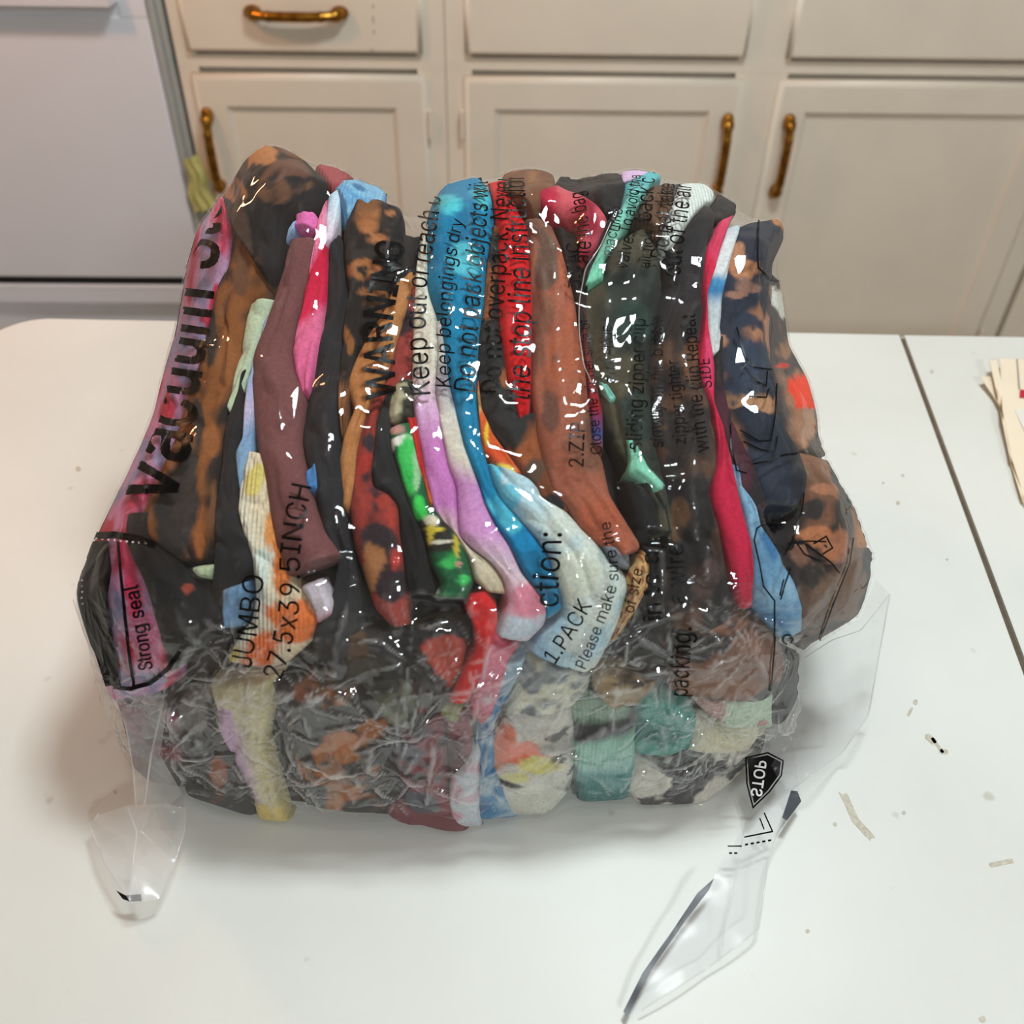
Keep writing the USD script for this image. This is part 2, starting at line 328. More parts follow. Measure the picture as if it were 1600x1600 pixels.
# ------------------------------------------------------------------ table
A = on_z([(160, 497)], TZ)[0]; B = on_z([(1600, 523)], TZ)[0]
ex = (B - A)[:2] / np.linalg.norm((B - A)[:2]); 
S0, S1 = on_z([(1408, 521)], TZ)[0][:2], on_z([(1600, 1040)], TZ)[0][:2]
sd = (S1 - S0) / np.linalg.norm(S1 - S0)
cornerL = on_z([(0, 503)], TZ)[0][:2]
L0 = np.array([cornerL[0] - .012, A[1]]) + 0
back = lambda x: A[1] + (x - A[0]) * ex[1] / ex[0]
def far(p, d, y): return p + d * (y - p[1]) / d[1]
yn = .02
leftp = [(L0[0], yn), (L0[0], back(L0[0]))]
main = Polygon([(L0[0], yn), (L0[0], back(L0[0])), tuple(S0), tuple(far(S0, sd, yn))])
main = main.intersection(Polygon([(L0[0], yn), (L0[0], back(L0[0])), (3, back(3)), (3, yn)]).buffer(-.07).buffer(.07))
leaf = Polygon([tuple(S0), (1.02, back(1.02)), (1.02, yn), tuple(far(S0, sd, yn))])
leaf = leaf.intersection(Polygon([(0, yn), (0, back(0)), (1.02, back(1.02)), (1.02, yn)]).buffer(-.05).buffer(.05))
def slab(poly, z0, z1, r=.004):
    layers = [(0, z0), (0, z1 - r), (r * .3, z1 - r * .3), (r, z1)]
    m = trimesh.creation.extrude_polygon(poly, z1 - r - z0, engine='earcut'); m.apply_translation((0, 0, z0))
    t2 = trimesh.creation.extrude_polygon(poly.buffer(-r * .5), r, engine='earcut'); t2.apply_translation((0, 0, z1 - r))
    return cat(m, t2)
t = base_thing('dining_table', 'white laminate kitchen table with a leaf joint at the right', 'table', (.15, .55, 0))
obj('tabletop', slab(main.buffer(-.0012), TZ - .028, TZ), M['table'], t, 20)
obj('table_leaf', slab(leaf.buffer(-.0012), TZ - .028, TZ - .0004), M['table'], t, 20)
obj('joint_strip', slab(LineString([tuple(S0 - sd * -.004), tuple(far(S0, sd, yn + .01))]).buffer(.012, cap_style=2), TZ - .026, TZ - .004, .001), M['seam'], t, 20, 'dark dirt-filled joint between tabletop and leaf')
for (x, y) in ((L0[0] + .09, yn + .07), (L0[0] + .09, .95), (.94, yn + .07), (.94, .93)):
    m = tube([(x, y, ZF), (x, y, .3), (x, y, TZ - .0285)], [.019, .023, .028], 20); obj('leg', m, M['steel'], t)
for y in (yn + .05, .94): obj('apron', bx((L0[0] + .06, y, TZ - .10), (.97, y + .02, TZ - .0285)), M['table'], t, False)
def decal(pts, r, seed, name='stain', z=TZ + .0002):
    g = np.random.default_rng(seed)
    sh = LineString(pts).buffer(r) if len(pts) > 1 else Point(pts[0]).buffer(r)
    c = np.array(sh.exterior.coords); ctr = c.mean(0)
    c = ctr + (c - ctr) * (1 + .35 * (meshkit.noise(np.c_[c * .35, np.zeros(len(c))], seed) - .5))[:, None]
    w3 = on_z(c, z)[:, :2]
    m = trimesh.creation.extrude_polygon(Polygon(w3).buffer(0), .0002, engine='earcut'); m.apply_translation((0, 0, z - .0001))
    obj(name, m, M['stain'], t, False)
for pts, r, s in (([(1430, 1097)], 4, 1), ([(1424, 1108), (1420, 1117)], 2.5, 2), ([(1450, 1151), (1458, 1158)], 5, 3), ([(1458, 1156), (1472, 1174)], 2.2, 4), ([(1472, 1174), (1478, 1175)], 4, 5),
                  ([(1320, 1245), (1336, 1282), (1360, 1308)], 6, 6), ([(1305, 1288)], 3, 7), ([(1403, 786)], 3, 8), ([(1380, 755)], 2, 9), ([(1411, 743)], 2.5, 10), ([(1480, 874)], 2, 11), ([(122, 733)], 4, 12),
                  ([(1412, 1270)], 3, 13), ([(1548, 1352), (1580, 1345)], 3.5, 14), ([(1262, 1455)], 3, 15), ([(1535, 1593)], 5, 16), ([(180, 1238)], 3, 17), ([(1456, 580)], 2.5, 18)):
    decal(pts, r, s)

# papers lying at the right edge
def sheet(px, zs, th, name, label, cat_, m, seed=0, curl=.0):
    """A thin sheet through picture outline px whose corners lie zs above the table."""
    poly = Polygon(px); z = np.asarray(zs)
    tri = trimesh.creation.triangulate_polygon(poly.segmentize(12), engine='earcut')
    v2, f = trimesh.remesh.subdivide_to_size(np.c_[tri[0], np.zeros(len(tri[0]))], tri[1], 14)
    c = np.asarray(px, float); w = 1 / (np.linalg.norm(v2[:, None, :2] - c[None], axis=2) + 1e-3) ** 2; hz = (w * z).sum(1) / w.sum(1)
    v = on_z(v2[:, :2], TZ + hz); mm = trimesh.Trimesh(v, f, process=True); 
    if mm.face_normals[:, 2].mean() < 0: mm.invert()
    return solidify(mm.vertices, mm.faces, np.array([0, 0, 1.]), -th)
pg = base_thing('paper_pad', 'cream paper sheets with a curled front edge at the right', 'paper', tuple(on_z([(1590, 660)], TZ)[0]))
obj('sheet', sheet([(1562, 561), (1700, 566), (1700, 800), (1604, 790), (1580, 715), (1566, 640)], [.012, .006, .004, .006, .009, .012], .0008, '', '', '', M['paper']), M['paper'], pg, 30)
obj('sheet', sheet([(1546, 564), (1557, 563), (1566, 605), (1570, 650), (1582, 715), (1602, 775), (1600, 792), (1580, 728), (1562, 640)], [.016, .016, .013, .012, .009, .007, .002, .003, .006], .0008, '', '', '', M['paper']), M['paper'], pg, 30, 'curled-up edge of the top sheet')
obj('sheet', sheet([(1532, 590), (1556, 588), (1566, 625), (1560, 632)], [.010, .006, .003, .008], .0006, '', '', '', M['paper']), M['paper'], pg, 30, 'bent corner of a lower sheet')
o = obj('printed_card', sheet([(1585, 640), (1640, 641), (1640, 745), (1622, 720)], [.0125, .012, .009, .0095], .0006, '', '', '', M['card']), M['card'], None, 30)
keys(o.GetPrim(), 'white card lying on the cream paper, below the red mark', 'card')
obj('red_mark', sheet([(1594, 609), (1640, 610), (1640, 622), (1593, 621)], [.0134, .0124, .0124, .0132], .0003, '', '', '', M['red']), M['red'], pg, 30, 'red printed mark')
obj('printed_rule', sheet([(1588, 561), (1590, 561), (1594, 608), (1592, 608)], [.0128, .0128, .0134, .0134], .0003, '', '', '', M['grey_ink']), M['grey_ink'], pg, 30, 'thin grey ruled line')
# ------------------------------------------------------------------ the packed bundle: its outer shape
SIL = np.array([(345,300),(375,250),(400,222),(440,226),(490,255),(540,252),(548,280),(600,290),(635,325),(650,345),(672,310),(695,285),(745,272),(800,262),(860,258),(905,275),(960,262),(1000,257),(1040,265),(1110,285),(1150,315),(1185,342),(1235,332),(1230,375),(1213,410),(1225,470),(1235,540),(1265,590),(1280,635),(1282,690),(1300,735),(1330,777),(1345,805),(1358,845),(1374,862),(1370,915),(1345,965),(1252,1018),(1255,1090),(1235,1140),(1190,1195),(1110,1265),(1060,1275),(1000,1268),(900,1262),(860,1283),(800,1288),(735,1313),(640,1292),(560,1305),(440,1302),(330,1285),(280,1262),(217,1244),(170,1110),(131,1000),(112,936),(147,837),(200,730),(235,652),(255,567),(272,507),(285,430),(300,370)], float)
def arch(t, n):
    th = np.linspace(-np.pi / 2, np.pi / 2, 4001); e = 2 / n
    x = np.sign(np.sin(th)) * abs(np.sin(th)) ** e; z = np.cos(th).clip(0) ** e
    s = np.r_[0, np.cumsum(np.hypot(np.diff(x), np.diff(z) * .6))]; s = s / s[-1] * 2 - 1
    return np.interp(t, s, x), np.interp(t, s, z)
def bundle(nu, nv, V=None):
    """The block of folded clothes: a rounded box, taller at the back, fitted to the outline in the photograph."""
    it = lambda val, t: np.interp(t, np.linspace(0, 1, len(val)), val)
    X, ZU = arch(np.linspace(-1, 1, nu), 4.5); Y, ZV = arch(np.linspace(-1, 1, nv) if V is None else V, 4.5)
    X, Y = np.meshgrid(X, Y); ZU, ZV = np.meshgrid(ZU, ZV); s, k = (Y + 1) / 2, (X + 1) / 2
    yf = it([.4111, .3856, .3733, .3733, .3833, .3956, .4156], k); y = yf + (.8067 - yf) * s
    x0, x1 = it([-.2811, -.2922, -.2844, -.2833, -.2911], s), it([.2233, .2611, .2722, .2744, .2789], s)
    x = x0 + (x1 - x0) * k; H = .20 + (it([.29, .3222, .3444, .3522, .3611, .3711, .3789, .3733, .3578, .34], k) - .20) * s
    p = np.stack([x, y + .0178 * np.clip(1 - s * 3, 0, 1) * np.sin(np.pi * np.clip(ZV * ZU, 0, 1) * .8), H * ZU * ZV + TZ + .001], -1).reshape(-1, 3)
    return p
CTR = np.array([740., 770.])
def polar_outline(pts, n=360):
    a = np.linspace(-np.pi, np.pi, n, endpoint=False); out = []
    P = Polygon(pts).buffer(0)
    for t in a:
        g = P.intersection(LineString([CTR, CTR + 1500 * np.array([np.cos(t), np.sin(t)])]))
        out.append(max(np.linalg.norm(np.array(c) - CTR) for q in getattr(g, 'geoms', [g]) for c in q.coords))
    return a, np.array(out)
def outline_of(p, n=360):
    q = project(p) - CTR; r = np.linalg.norm(q, axis=1); k = ((np.arctan2(q[:, 1], q[:, 0]) + np.pi) / (2 * np.pi) * n).astype(int) % n
    o = np.zeros(n); np.maximum.at(o, k, r)
    return ndimage.maximum_filter1d(o, 3, mode='wrap')
ANG, RT = polar_outline(SIL)
_dense = bundle(500, 500); RB = outline_of(_dense)
RATIO = ndimage.gaussian_filter1d(RT / RB, 1.2, mode='wrap')
def ringed(val, q): return np.interp((np.arctan2(q[:, 1], q[:, 0]) + np.pi) / (2 * np.pi) * 360, np.arange(362) - .0, np.r_[val, val[:2]])
def fitted(p):
    """Bulges and dents of the bundle's sides, as displacements at right angles to the line of sight."""
    q = project(p) - CTR; r = np.linalg.norm(q, axis=1) / ringed(RB, q); w = np.clip((r - .55) / .42, 0, 1); w = w * w * (3 - 2 * w)
    n = CTR + q * (1 + (ringed(RATIO, q) - 1) * w)[:, None]
    depth = ((p - CAM) @ CM.T)[:, 2]
    c = np.stack([(n[:, 0] - 800) / F, (n[:, 1] - 800) / F, np.ones(len(n))], -1) * depth[:, None]
    o = CAM + c @ CM; o[:, 2] = np.maximum(o[:, 2], TZ + .001); return o
def grid_faces(nu, nv):
    i = np.arange(nu * nv).reshape(nv, nu)
    q = np.stack([i[:-1, :-1], i[:-1, 1:], i[1:, 1:], i[1:, :-1]], -1).reshape(-1, 4)
    return np.vstack([q[:, [0, 1, 2]], q[:, [0, 2, 3]]])
NU, NV = 440, 420
VROW = np.r_[np.linspace(-1, -.36, 221)[:-1], np.linspace(-.36, 1, 200)]     # more rows on the crumpled front
BP = fitted(bundle(NU, NV, VROW)); BF = grid_faces(NU, NV)
BP = ndimage.gaussian_filter(BP.reshape(NV, NU, 3), (1.5, 1.5, 0), mode='nearest').reshape(-1, 3)
def vnormals(v, f): return meshkit.arrays((v, f), True)[2]
BN = vnormals(BP, BF); BN = ndimage.gaussian_filter(BN.reshape(NV, NU, 3), (7, 7, 0), mode='nearest').reshape(-1, 3)
BN /= np.linalg.norm(BN, axis=1, keepdims=True)
if (BN[NU * NV // 2 + NU // 2][2]) < 0: BN = -BN
class Caster:
    def __init__(s, v, f, n=None):
        s.m = trimesh.Trimesh(v, f, process=False); s.f, s.n = f, n
    def first(s, o, d):
        """Distance along each ray to its first hit (nan without one), the triangle and the point."""
        loc, ir, it = s.m.ray.intersects_location(o, d, multiple_hits=False)
        t = np.full(len(o), np.nan); tri = np.zeros(len(o), int); P = np.zeros((len(o), 3))
        t[ir] = ((loc - o[ir]) * d[ir]).sum(1); tri[ir] = it; P[ir] = loc
        return t, tri, P
    def normal(s, tri, P):
        b = trimesh.triangles.points_to_barycentric(s.m.triangles[tri], P); n = (s.n[s.f[tri]] * b[:, :, None]).sum(1)
        return n / np.linalg.norm(n, axis=1, keepdims=True)
BASE = Caster(BP, BF, BN)
RI = outline_of(BP) * .992
def inside(px):
    px = np.atleast_2d(np.asarray(px, float)); q = px - CTR; r = np.linalg.norm(q, axis=1); k = np.minimum(1, ringed(RI, q) / np.maximum(r, 1e-6))
    return CTR + q * k[:, None]
def on_bundle(px):
    p = inside(px); d = ray(p); o = np.repeat(CAM[None], len(p), 0)
    t, tri, P = BASE.first(o, d)
    for k in (.985, .97, .95, .92, .88):
        bad = np.isnan(t)
        if not bad.any(): break
        q = CTR + (p[bad] - CTR) * k; t2, tri2, P2 = BASE.first(o[bad], ray(q)); t[bad], tri[bad], P[bad] = t2, tri2, P2
    return P, BASE.normal(tri, P)

# ------------------------------------------------------------------ the garments
def resample(pts, n):
    pts = np.asarray(pts, float); s = np.r_[0, np.cumsum(np.linalg.norm(np.diff(pts, axis=0), axis=1))]
    t = np.linspace(0, s[-1], n); out = np.stack([np.interp(t, s, pts[:, k]) for k in (0, 1)], 1)
    return ndimage.gaussian_filter1d(out, max(n / 90, .6), axis=0, mode='nearest')
def ramp(t, stops):
    x = np.array([s[0] for s in stops], float); c = np.array([lin(s[1]) for s in stops])
    return np.stack([np.interp(t, x, c[:, k]) for k in range(3)], -1)
def step(a, b, x): t = np.clip((x - a) / (b - a), 0, 1); return t * t * (3 - 2 * t)
GROUP = 'folded clothes packed side by side in the clear bag'
ALL_V, ALL_F, _nv = [], [], 0
def garment(label, L, R, look, lift=0., bulge=.17, depth=.013, seed=0, wrinkle=1., blobs=(), kind='jersey', name='folded_garment', catg='garment', grow=4.0):
    """One folded garment: a soft slab whose visible face lies between the traced left and right edges."""
    global _nv
    L, R = np.asarray(L, float), np.asarray(R, float)
    n = int(np.clip(max(np.abs(np.diff(L, axis=0)).sum(), np.abs(np.diff(R, axis=0)).sum()) / 3.2, 24, 260))
    L, R = resample(L, n), resample(R, n)
    c = R - L; wpx = np.linalg.norm(c, axis=1, keepdims=True); c = c / np.maximum(wpx, 1e-6); L, R = L - c * grow, R + c * grow
    m = int(np.clip(np.median(wpx) / 2.6, 14, 90))
    q = np.linspace(-1, 1, m); qs = np.sign(q) * np.abs(q) ** .8
    px = L[:, None] + (R - L)[:, None] * ((qs + 1) / 2)[None, :, None]
    P, N = on_bundle(px.reshape(-1, 2)); P, N = P.reshape(n, m, 3), N.reshape(n, m, 3)
    N = ndimage.gaussian_filter(N, (2, 2, 0), mode='nearest'); N /= np.linalg.norm(N, axis=2, keepdims=True)
    P = ndimage.gaussian_filter(P, (1, 0, 0), mode='nearest')
    wid = np.linalg.norm(P[:, -1] - P[:, 0], axis=1); wid = ndimage.gaussian_filter1d(wid, 3, mode='nearest')
    along = np.r_[0, np.cumsum(np.linalg.norm(np.diff(P[:, m // 2], axis=0), axis=1))]
    tl = along / along[-1]
    prof = np.clip(1 - np.abs(qs) ** 7, 0, 1) ** .40
    endd = np.minimum(along, along[-1] - along); ee = np.clip(endd / (.004 + .008 * step(1080, 1130, px[:, m // 2, 1])), 0, 1); ee = np.sqrt(np.clip(1 - (1 - ee) ** 2, 0, 1))
    b = np.minimum(bulge * wid, .0065)
    fold = meshkit.fbm(np.stack([np.broadcast_to(qs * 2.2, (n, m)) * (wid[:, None] / .05), np.broadcast_to(along[:, None] * 14, (n, m)), np.full((n, m), seed * 3.7)], -1), 4, seed) - .5
    crease = np.abs(meshkit.noise(np.stack([np.broadcast_to(qs[None] * 1.6, (n, m)) + along[:, None] * 9, np.broadcast_to(along[:, None] * 34, (n, m)), np.full((n, m), seed * 1.3 + 9)], -1), seed + 7) - .5)
    h = lift + b[:, None] * (1 - qs[None] ** 2) + wrinkle * (.0072 * fold - .0035 * np.clip(.16 - crease, 0, 1) / .16 * .6)
    q0 = px.reshape(-1, 2) - CTR; tight = 1 - .92 * step(.86, .985, np.linalg.norm(q0, axis=1) / ringed(RI, q0)).reshape(n, m)
    h = h * np.where(h > 0, tight, 1)
    def at_rim(q_): q_ = np.atleast_2d(q_); return float(np.mean(np.linalg.norm(q_ - CTR, axis=1) / ringed(RI, q_ - CTR))) > .95
    dl, dr = (.003 if at_rim(L[n // 4:3 * n // 4]) else depth), (.003 if at_rim(R[n // 4:3 * n // 4]) else depth)
    d0, d1 = (.001 if at_rim(px[0, m // 2]) else depth), ((.001 if px[-1, m // 2, 1] < 1100 else .007) if at_rim(px[-1, m // 2]) else depth)
    dq = np.where(qs < 0, dl, dr)[None]; de = np.where(np.arange(n) < n / 2, d0, d1)[:, None]
    h = -dq + (dq + h) * prof[None]; h = -de + (h + de) * ee[:, None]
    top = P + N * h[..., None]
    bot = P - N * (depth + .004)
    v = np.concatenate([top.reshape(-1, 3), bot.reshape(-1, 3)]); i = np.arange(n * m).reshape(n, m); k = n * m
    quad = lambda a: np.vstack([a[:, [0, 1, 2]], a[:, [0, 2, 3]]])
    ft = np.stack([i[:-1, :-1], i[:-1, 1:], i[1:, 1:], i[1:, :-1]], -1).reshape(-1, 4)
    rim = np.concatenate([i[0, :-1], i[:-1, -1], i[-1, :0:-1], i[:0:-1, 0]]); nxt = np.roll(rim, -1)
    f = np.vstack([quad(ft), quad(ft[:, ::-1] + k), quad(np.stack([nxt, rim, rim + k, nxt + k], -1))])
    nn = vnormals(v, f)
    if (nn[:k].reshape(n, m, 3) * N).sum() < 0: f = f[:, ::-1]
    v[:, 2] = np.maximum(v[:, 2], TZ + .0012)
    # colour of the dyed cloth, at each point of it
    def colour(a, g, shift):
        w = np.stack([a[..., 0], a[..., 1] * .55, a[..., 2]], -1)
        kind_, arg = look[0], look[1:]
        t2 = np.broadcast_to(tl[:, None], (n, m)) + .10 * (meshkit.fbm(w * 30, 3, seed + 3) - .5); q2 = np.broadcast_to((qs[None] + 1) / 2, (n, m))
        if kind_ == 'solid': col = np.broadcast_to(lin(arg[0]), (n, m, 3)).copy()
        elif kind_ == 'camo':
            fr = arg[2] if len(arg) > 2 else 26; th = arg[3] if len(arg) > 3 else .5
            s = meshkit.fbm(w * fr + seed * 5.1, 4, seed + 11) + .12 * (meshkit.noise(w * fr * 6, seed + 5) - .5); col = lin(arg[0]) + (lin(arg[1]) - lin(arg[0])) * step(th - .05, th + .06, s)[..., None]
            s = meshkit.fbm(w * fr * .8 + 40 + seed, 3, seed + 17); col = col * (1 - .45 * step(.5, .68, s))[..., None]
        elif kind_ == 'tie':
            cs = [lin(x) for x in arg[0]]; fr = arg[1] if len(arg) > 1 else 22
            s = np.clip((meshkit.fbm(w * fr + seed * 7.7, 3, seed + 21) - .25) * 2.0, 0, .9999) * (len(cs) - 1); j = s.astype(int); u = step(.15, .85, s - j)[..., None]
            cs = np.array(cs); col = cs[j] * (1 - u) + cs[j + 1] * u
        elif kind_ == 'bands': col = ramp(t2, arg[0])
        elif kind_ == 'cross': col = ramp(q2 + .15 * (meshkit.fbm(w * 40, 2, seed) - .5), arg[0])
        elif kind_ == 'plaid':
            col = np.broadcast_to(lin(arg[0]), (n, m, 3)).copy(); pa = np.abs((along[:, None] * 60 + qs * 2) % 1 - .5) > .36; pb = np.broadcast_to(np.abs((qs[None] * 1.6) % 1 - .5) > .38, (n, m))
            col[pa & np.ones((n, m), bool)] = lin(arg[1]); col[pb] = lin(arg[1])
        col = col * (1 + .10 * (meshkit.fbm(w * 160, 2, seed + 31) - .5))[..., None]
        pix = project(top) + 9 * (np.stack([meshkit.fbm(w * 90, 2, 71), meshkit.fbm(w * 90 + 9, 2, 72)], -1) - .5)
        rag = meshkit.fbm(w * 45 + seed, 4, 77)
        for (bxp, byp, rx, ry, bc) in blobs:
            d = np.hypot((pix[..., 0] - bxp) / rx, (pix[..., 1] - byp) / ry) * (1 + 2.6 * (rag - .5)); col = col + (lin(bc) - col) * (1 - step(.76, 1.16, d))[..., None]
        return col
    ct = colour(top, None, 0); col = np.concatenate([ct.reshape(-1, 3), ct.reshape(-1, 3)])
    o = obj(name, (v, f), M[kind], None, True, color=np.clip(col, .003, .95))
    keys(o.GetPrim(), label, catg, GROUP)
    ALL_V.append(v); ALL_F.append(f + _nv); _nv += len(v)
    return o
BLK = (33, 31, 33); NAVY = (38, 44, 58); CHAR = (44, 44, 48)
TAN = (176, 120, 72); RUSTB = (150, 88, 50); MUD = (112, 80, 60); OLIVE = (66, 66, 54)
# --- left end
garment('pink and lavender tie-dye garment at the far left end of the bundle',
    [(342,300),(318,335),(302,370),(297,390),(280,445),(271,507),(252,580),(234,652),(199,732),(172,790),(146,840),(122,905),(112,938),(128,990),(142,1048),(176,1105)],
    [(348,305),(358,345),(362,380),(357,415),(340,450),(334,480),(324,530),(312,575),(280,600),(268,640),(258,680),(240,730),(222,775),(210,840),(216,905),(238,955),(264,1013),(268,1082)],
    ('tie', [(196,60,92),(214,120,160),(206,160,196),(158,150,186),(214,140,176),(190,54,86)], 24), seed=1, lift=.001,
    blobs=[(350,345,10,60,(206,60,92)),(338,480,8,40,(200,50,84)),(160,830,24,20,(206,60,84)),(262,640,12,28,(188,40,66)),(205,920,14,70,(196,40,84)),(235,1010,22,50,(214,110,152)),(150,1010,18,60,(150,60,76)),(265,1040,12,50,(204,36,66))])
garment('black garment with a tiny red star, in the lower left corner',
    [(197,797),(199,850),(216,890),(238,950),(258,1010),(276,1050)], [(246,800),(268,845),(300,885),(322,925),(345,968),(328,985),(300,1030)],
    ('solid', (20,19,21)), seed=2, lift=.0035, blobs=[(291,917,5,5,(150,62,48))])
garment('brown and black camouflage garment whose folded cuff makes the top left peak',
    [(342,312),(360,345),(362,380),(357,415),(340,450),(334,480),(324,530),(313,575),(300,600),(285,650),(268,690),(245,745),(222,790),(205,830),(212,850),(262,868),(300,885)],
    [(440,420),(425,465),(392,478),(385,500),(378,540),(371,575),(362,610),(352,645),(345,700),(337,750),(332,810),(331,850),(326,878),(316,884)],
    ('camo', (36,33,32), (142,86,44), 20, .50), seed=3, lift=.0015, wrinkle=1.2,
    blobs=[(345,395,20,50,(44,38,37)),(375,440,10,26,(112,76,54)),(358,560,11,50,(142,88,46)),(330,520,10,60,(58,48,44)),(332,690,12,34,(146,88,46)),(310,650,10,40,(60,50,44)),(312,840,9,40,(146,84,40)),(270,800,30,60,(44,42,42)),(290,740,18,40,(60,52,48)),(336,790,5,50,(120,80,54))])
garment('dark brown cuff folded over the top left peak of the bundle',
    [(342,310),(360,282),(380,247),(395,222),(414,219)], [(425,466),(445,440),(452,390),(455,360),(480,345),(497,335),(513,307),(517,287),(488,255),(437,225)],
    ('camo', (32,30,31), (120,80,56), 24, .52), seed=4, lift=.007, grow=1,
    blobs=[(405,240,28,16,(176,116,70)),(452,262,30,14,(98,66,52)),(365,300,22,14,(168,108,64)),(430,300,34,22,(104,72,54)),(425,380,24,70,(34,33,35)),(375,370,18,60,(74,58,50)),(405,450,26,14,(110,74,50))])
garment('thin pale sage green garment between brown camouflage and mauve',
    [(392,470),(386,500),(378,550),(366,595),(355,645)], [(432,463),(416,507),(402,550),(388,580),(366,630),(357,650)], ('solid', (190,206,176)), seed=5, lift=.001)
garment('pale sage green corner poking out at the lower left, over the black fold',
    [(300,882),(305,893),(320,906)], [(334,878),(332,890),(325,908)], ('solid', (182,196,160)), seed=6, lift=.003)
garment('narrow black garment left of the pale blue strip',
    [(390,570),(366,632),(356,655),(348,700),(340,760),(334,820),(332,880),(330,930)], [(378,590),(381,640),(376,675),(366,705),(370,760),(372,790),(382,828),(402,852),(398,885),(372,920),(350,925)], ('solid', (36,36,39)), seed=7, lift=.0005)
garment('narrow pale blue and lavender garment beside the mauve one',
    [(416,510),(402,555),(388,592),(382,640),(380,685),(368,706),(371,740),(376,772)], [(428,480),(415,520),(402,580),(398,620),(396,660),(392,700),(385,735),(379,772)],
    ('bands', [(0,(196,200,222)),(.35,(150,176,212)),(.55,(196,186,216)),(.7,(128,166,204)),(1,(140,176,206))]), seed=8, lift=.001)
garment('small blue fold low on the left, beside the black corner',
    [(352,915),(350,950),(356,985)], [(384,905),(384,950),(374,985)], ('solid', (108,146,182)), seed=9, lift=.004)
garment('cream and yellow tie-dye garment running into orange mesh',
    [(392,700),(380,740),(374,772),(374,800),(383,835),(396,875),(398,930),(392,970),(368,1005),(352,1035)], [(403,702),(416,730),(419,775),(426,815),(436,850),(444,880),(458,905),(482,938),(500,966),(484,1006),(446,1040)],
    ('cross', [(0,(222,224,206)),(.4,(226,216,190)),(1,(228,206,170))]), seed=10, lift=.002, kind='rib',
    blobs=[(402,745,14,28,(222,206,120)),(425,830,10,40,(226,150,84)),(440,900,14,40,(226,128,62)),(400,905,20,46,(214,226,216)),(465,975,40,44,(228,120,58)),(405,1015,40,34,(230,112,50)),(375,960,24,30,(220,214,200)),(368,1020,18,16,(214,196,96))])
garment('wide mauve-brown garment, the lowest fold lettered INCH',
    [(460,372),(452,390),(446,425),(430,470),(415,515),(398,557),(392,600),(396,640),(403,700),(417,760),(430,847),(441,875),(452,908)], [(500,372),(492,420),(481,450),(471,485),(455,548),(460,578),(475,617),(471,660),(470,690),(478,725),(488,775),(505,825),(520,845),(538,874)],
    ('solid', (116,72,72)), seed=11, lift=.0035, bulge=.3)
garment('small bright pink bud above the mauve garment', [(466,338),(462,365)], [(492,335),(500,352),(496,372)], ('solid', (224,112,176)), seed=12, lift=.006)
garment('small pale blue corner under the top left brown cuff', [(455,362),(449,386)], [(468,345),(462,372)], ('solid', (146,178,214)), seed=13, lift=.005)
garment('crimson fading to pink garment between mauve and black',
    [(492,380),(482,445),(472,485),(456,548),(461,580),(476,617)], [(512,300),(513,340),(512,385),(513,425),(510,475),(502,525),(492,570),(478,618)],
    ('bands', [(0,(206,80,110)),(.12,(228,150,178)),(.2,(224,120,156)),(.3,(204,20,60)),(.55,(208,30,74)),(.62,(226,110,150)),(1,(226,104,156))]), seed=14, lift=.0015)
garment('pale icy blue strip at the top beside the pink garment', [(514,305),(510,345),(509,392)], [(542,288),(533,318),(528,350),(516,385)], ('bands', [(0,(176,206,226)),(.6,(216,226,236)),(1,(226,196,214))]), seed=15, lift=.003)
garment('dusty red fuzzy cloth bulging out behind the top left peak', [(492,256),(505,248),(520,250)], [(514,296),(534,288),(545,272),(543,258)], ('solid', (158,66,72)), seed=16, lift=.002, kind='rib')
garment('sky blue knit folded at the top, above the leopard camouflage', [(522,300),(536,282),(556,280)], [(540,350),(560,330),(596,322),(607,306),(598,288)], ('tie', [(60,120,168),(128,186,218),(100,160,204),(160,206,228)], 60), seed=17, lift=.004, kind='rib')
# --- left middle
garment('long charcoal black garment right of the crimson and pink one',
    [(518,375),(514,412),(512,475),(500,530),(488,595),(478,622),(472,672),(474,700),(484,740),(494,775),(506,828),(532,872),(520,930),(486,985),(490,1042)], [(530,360),(536,420),(545,465),(537,512),(531,600),(531,640),(536,710),(538,760),(537,810),(543,850),(552,890),(562,950),(562,1000),(546,1057)],
    ('solid', (38,38,42)), seed=18, lift=.001, wrinkle=1.6)
garment('small blue fold showing between mauve and charcoal garments', [(482,735),(480,755),(484,772)], [(495,718),(499,745),(498,776)], ('solid', (74,130,190)), seed=19, lift=.004)
garment('black garment with tan leopard camouflage, bunched at the top middle left',
    [(548,308),(540,350),(537,400),(546,465),(538,512),(532,600),(532,640),(538,690)], [(628,318),(634,345),(630,400),(622,435),(606,472),(592,505),(570,535),(552,580),(542,620),(540,690)],
    ('camo', (34,31,30), (158,102,60), 34, .56), seed=20, lift=.003, wrinkle=1.6,
    blobs=[(575,352,20,12,(166,106,64)),(592,372,18,9,(166,106,64)),(610,332,13,8,(160,104,66)),(560,322,8,10,(112,76,58)),(612,405,22,26,(22,20,21)),(566,395,24,7,(46,41,40)),(570,418,20,8,(158,100,58)),(580,456,20,6,(150,96,58)),(560,500,30,24,(26,24,25)),(546,540,6,16,(140,88,48))])
garment('tan camel coloured garment running diagonally down beside WARNING',
    [(618,448),(602,482),(574,530),(552,575),(541,605),(556,640),(540,680),(531,718),(537,760),(537,800)], [(652,420),(641,465),(632,495),(616,550),(603,597),(582,622),(573,645),(556,705),(551,760),(541,800)],
    ('tie', [(150,94,52),(182,124,74),(176,116,66),(160,104,60)], 18), seed=21, lift=.0025)
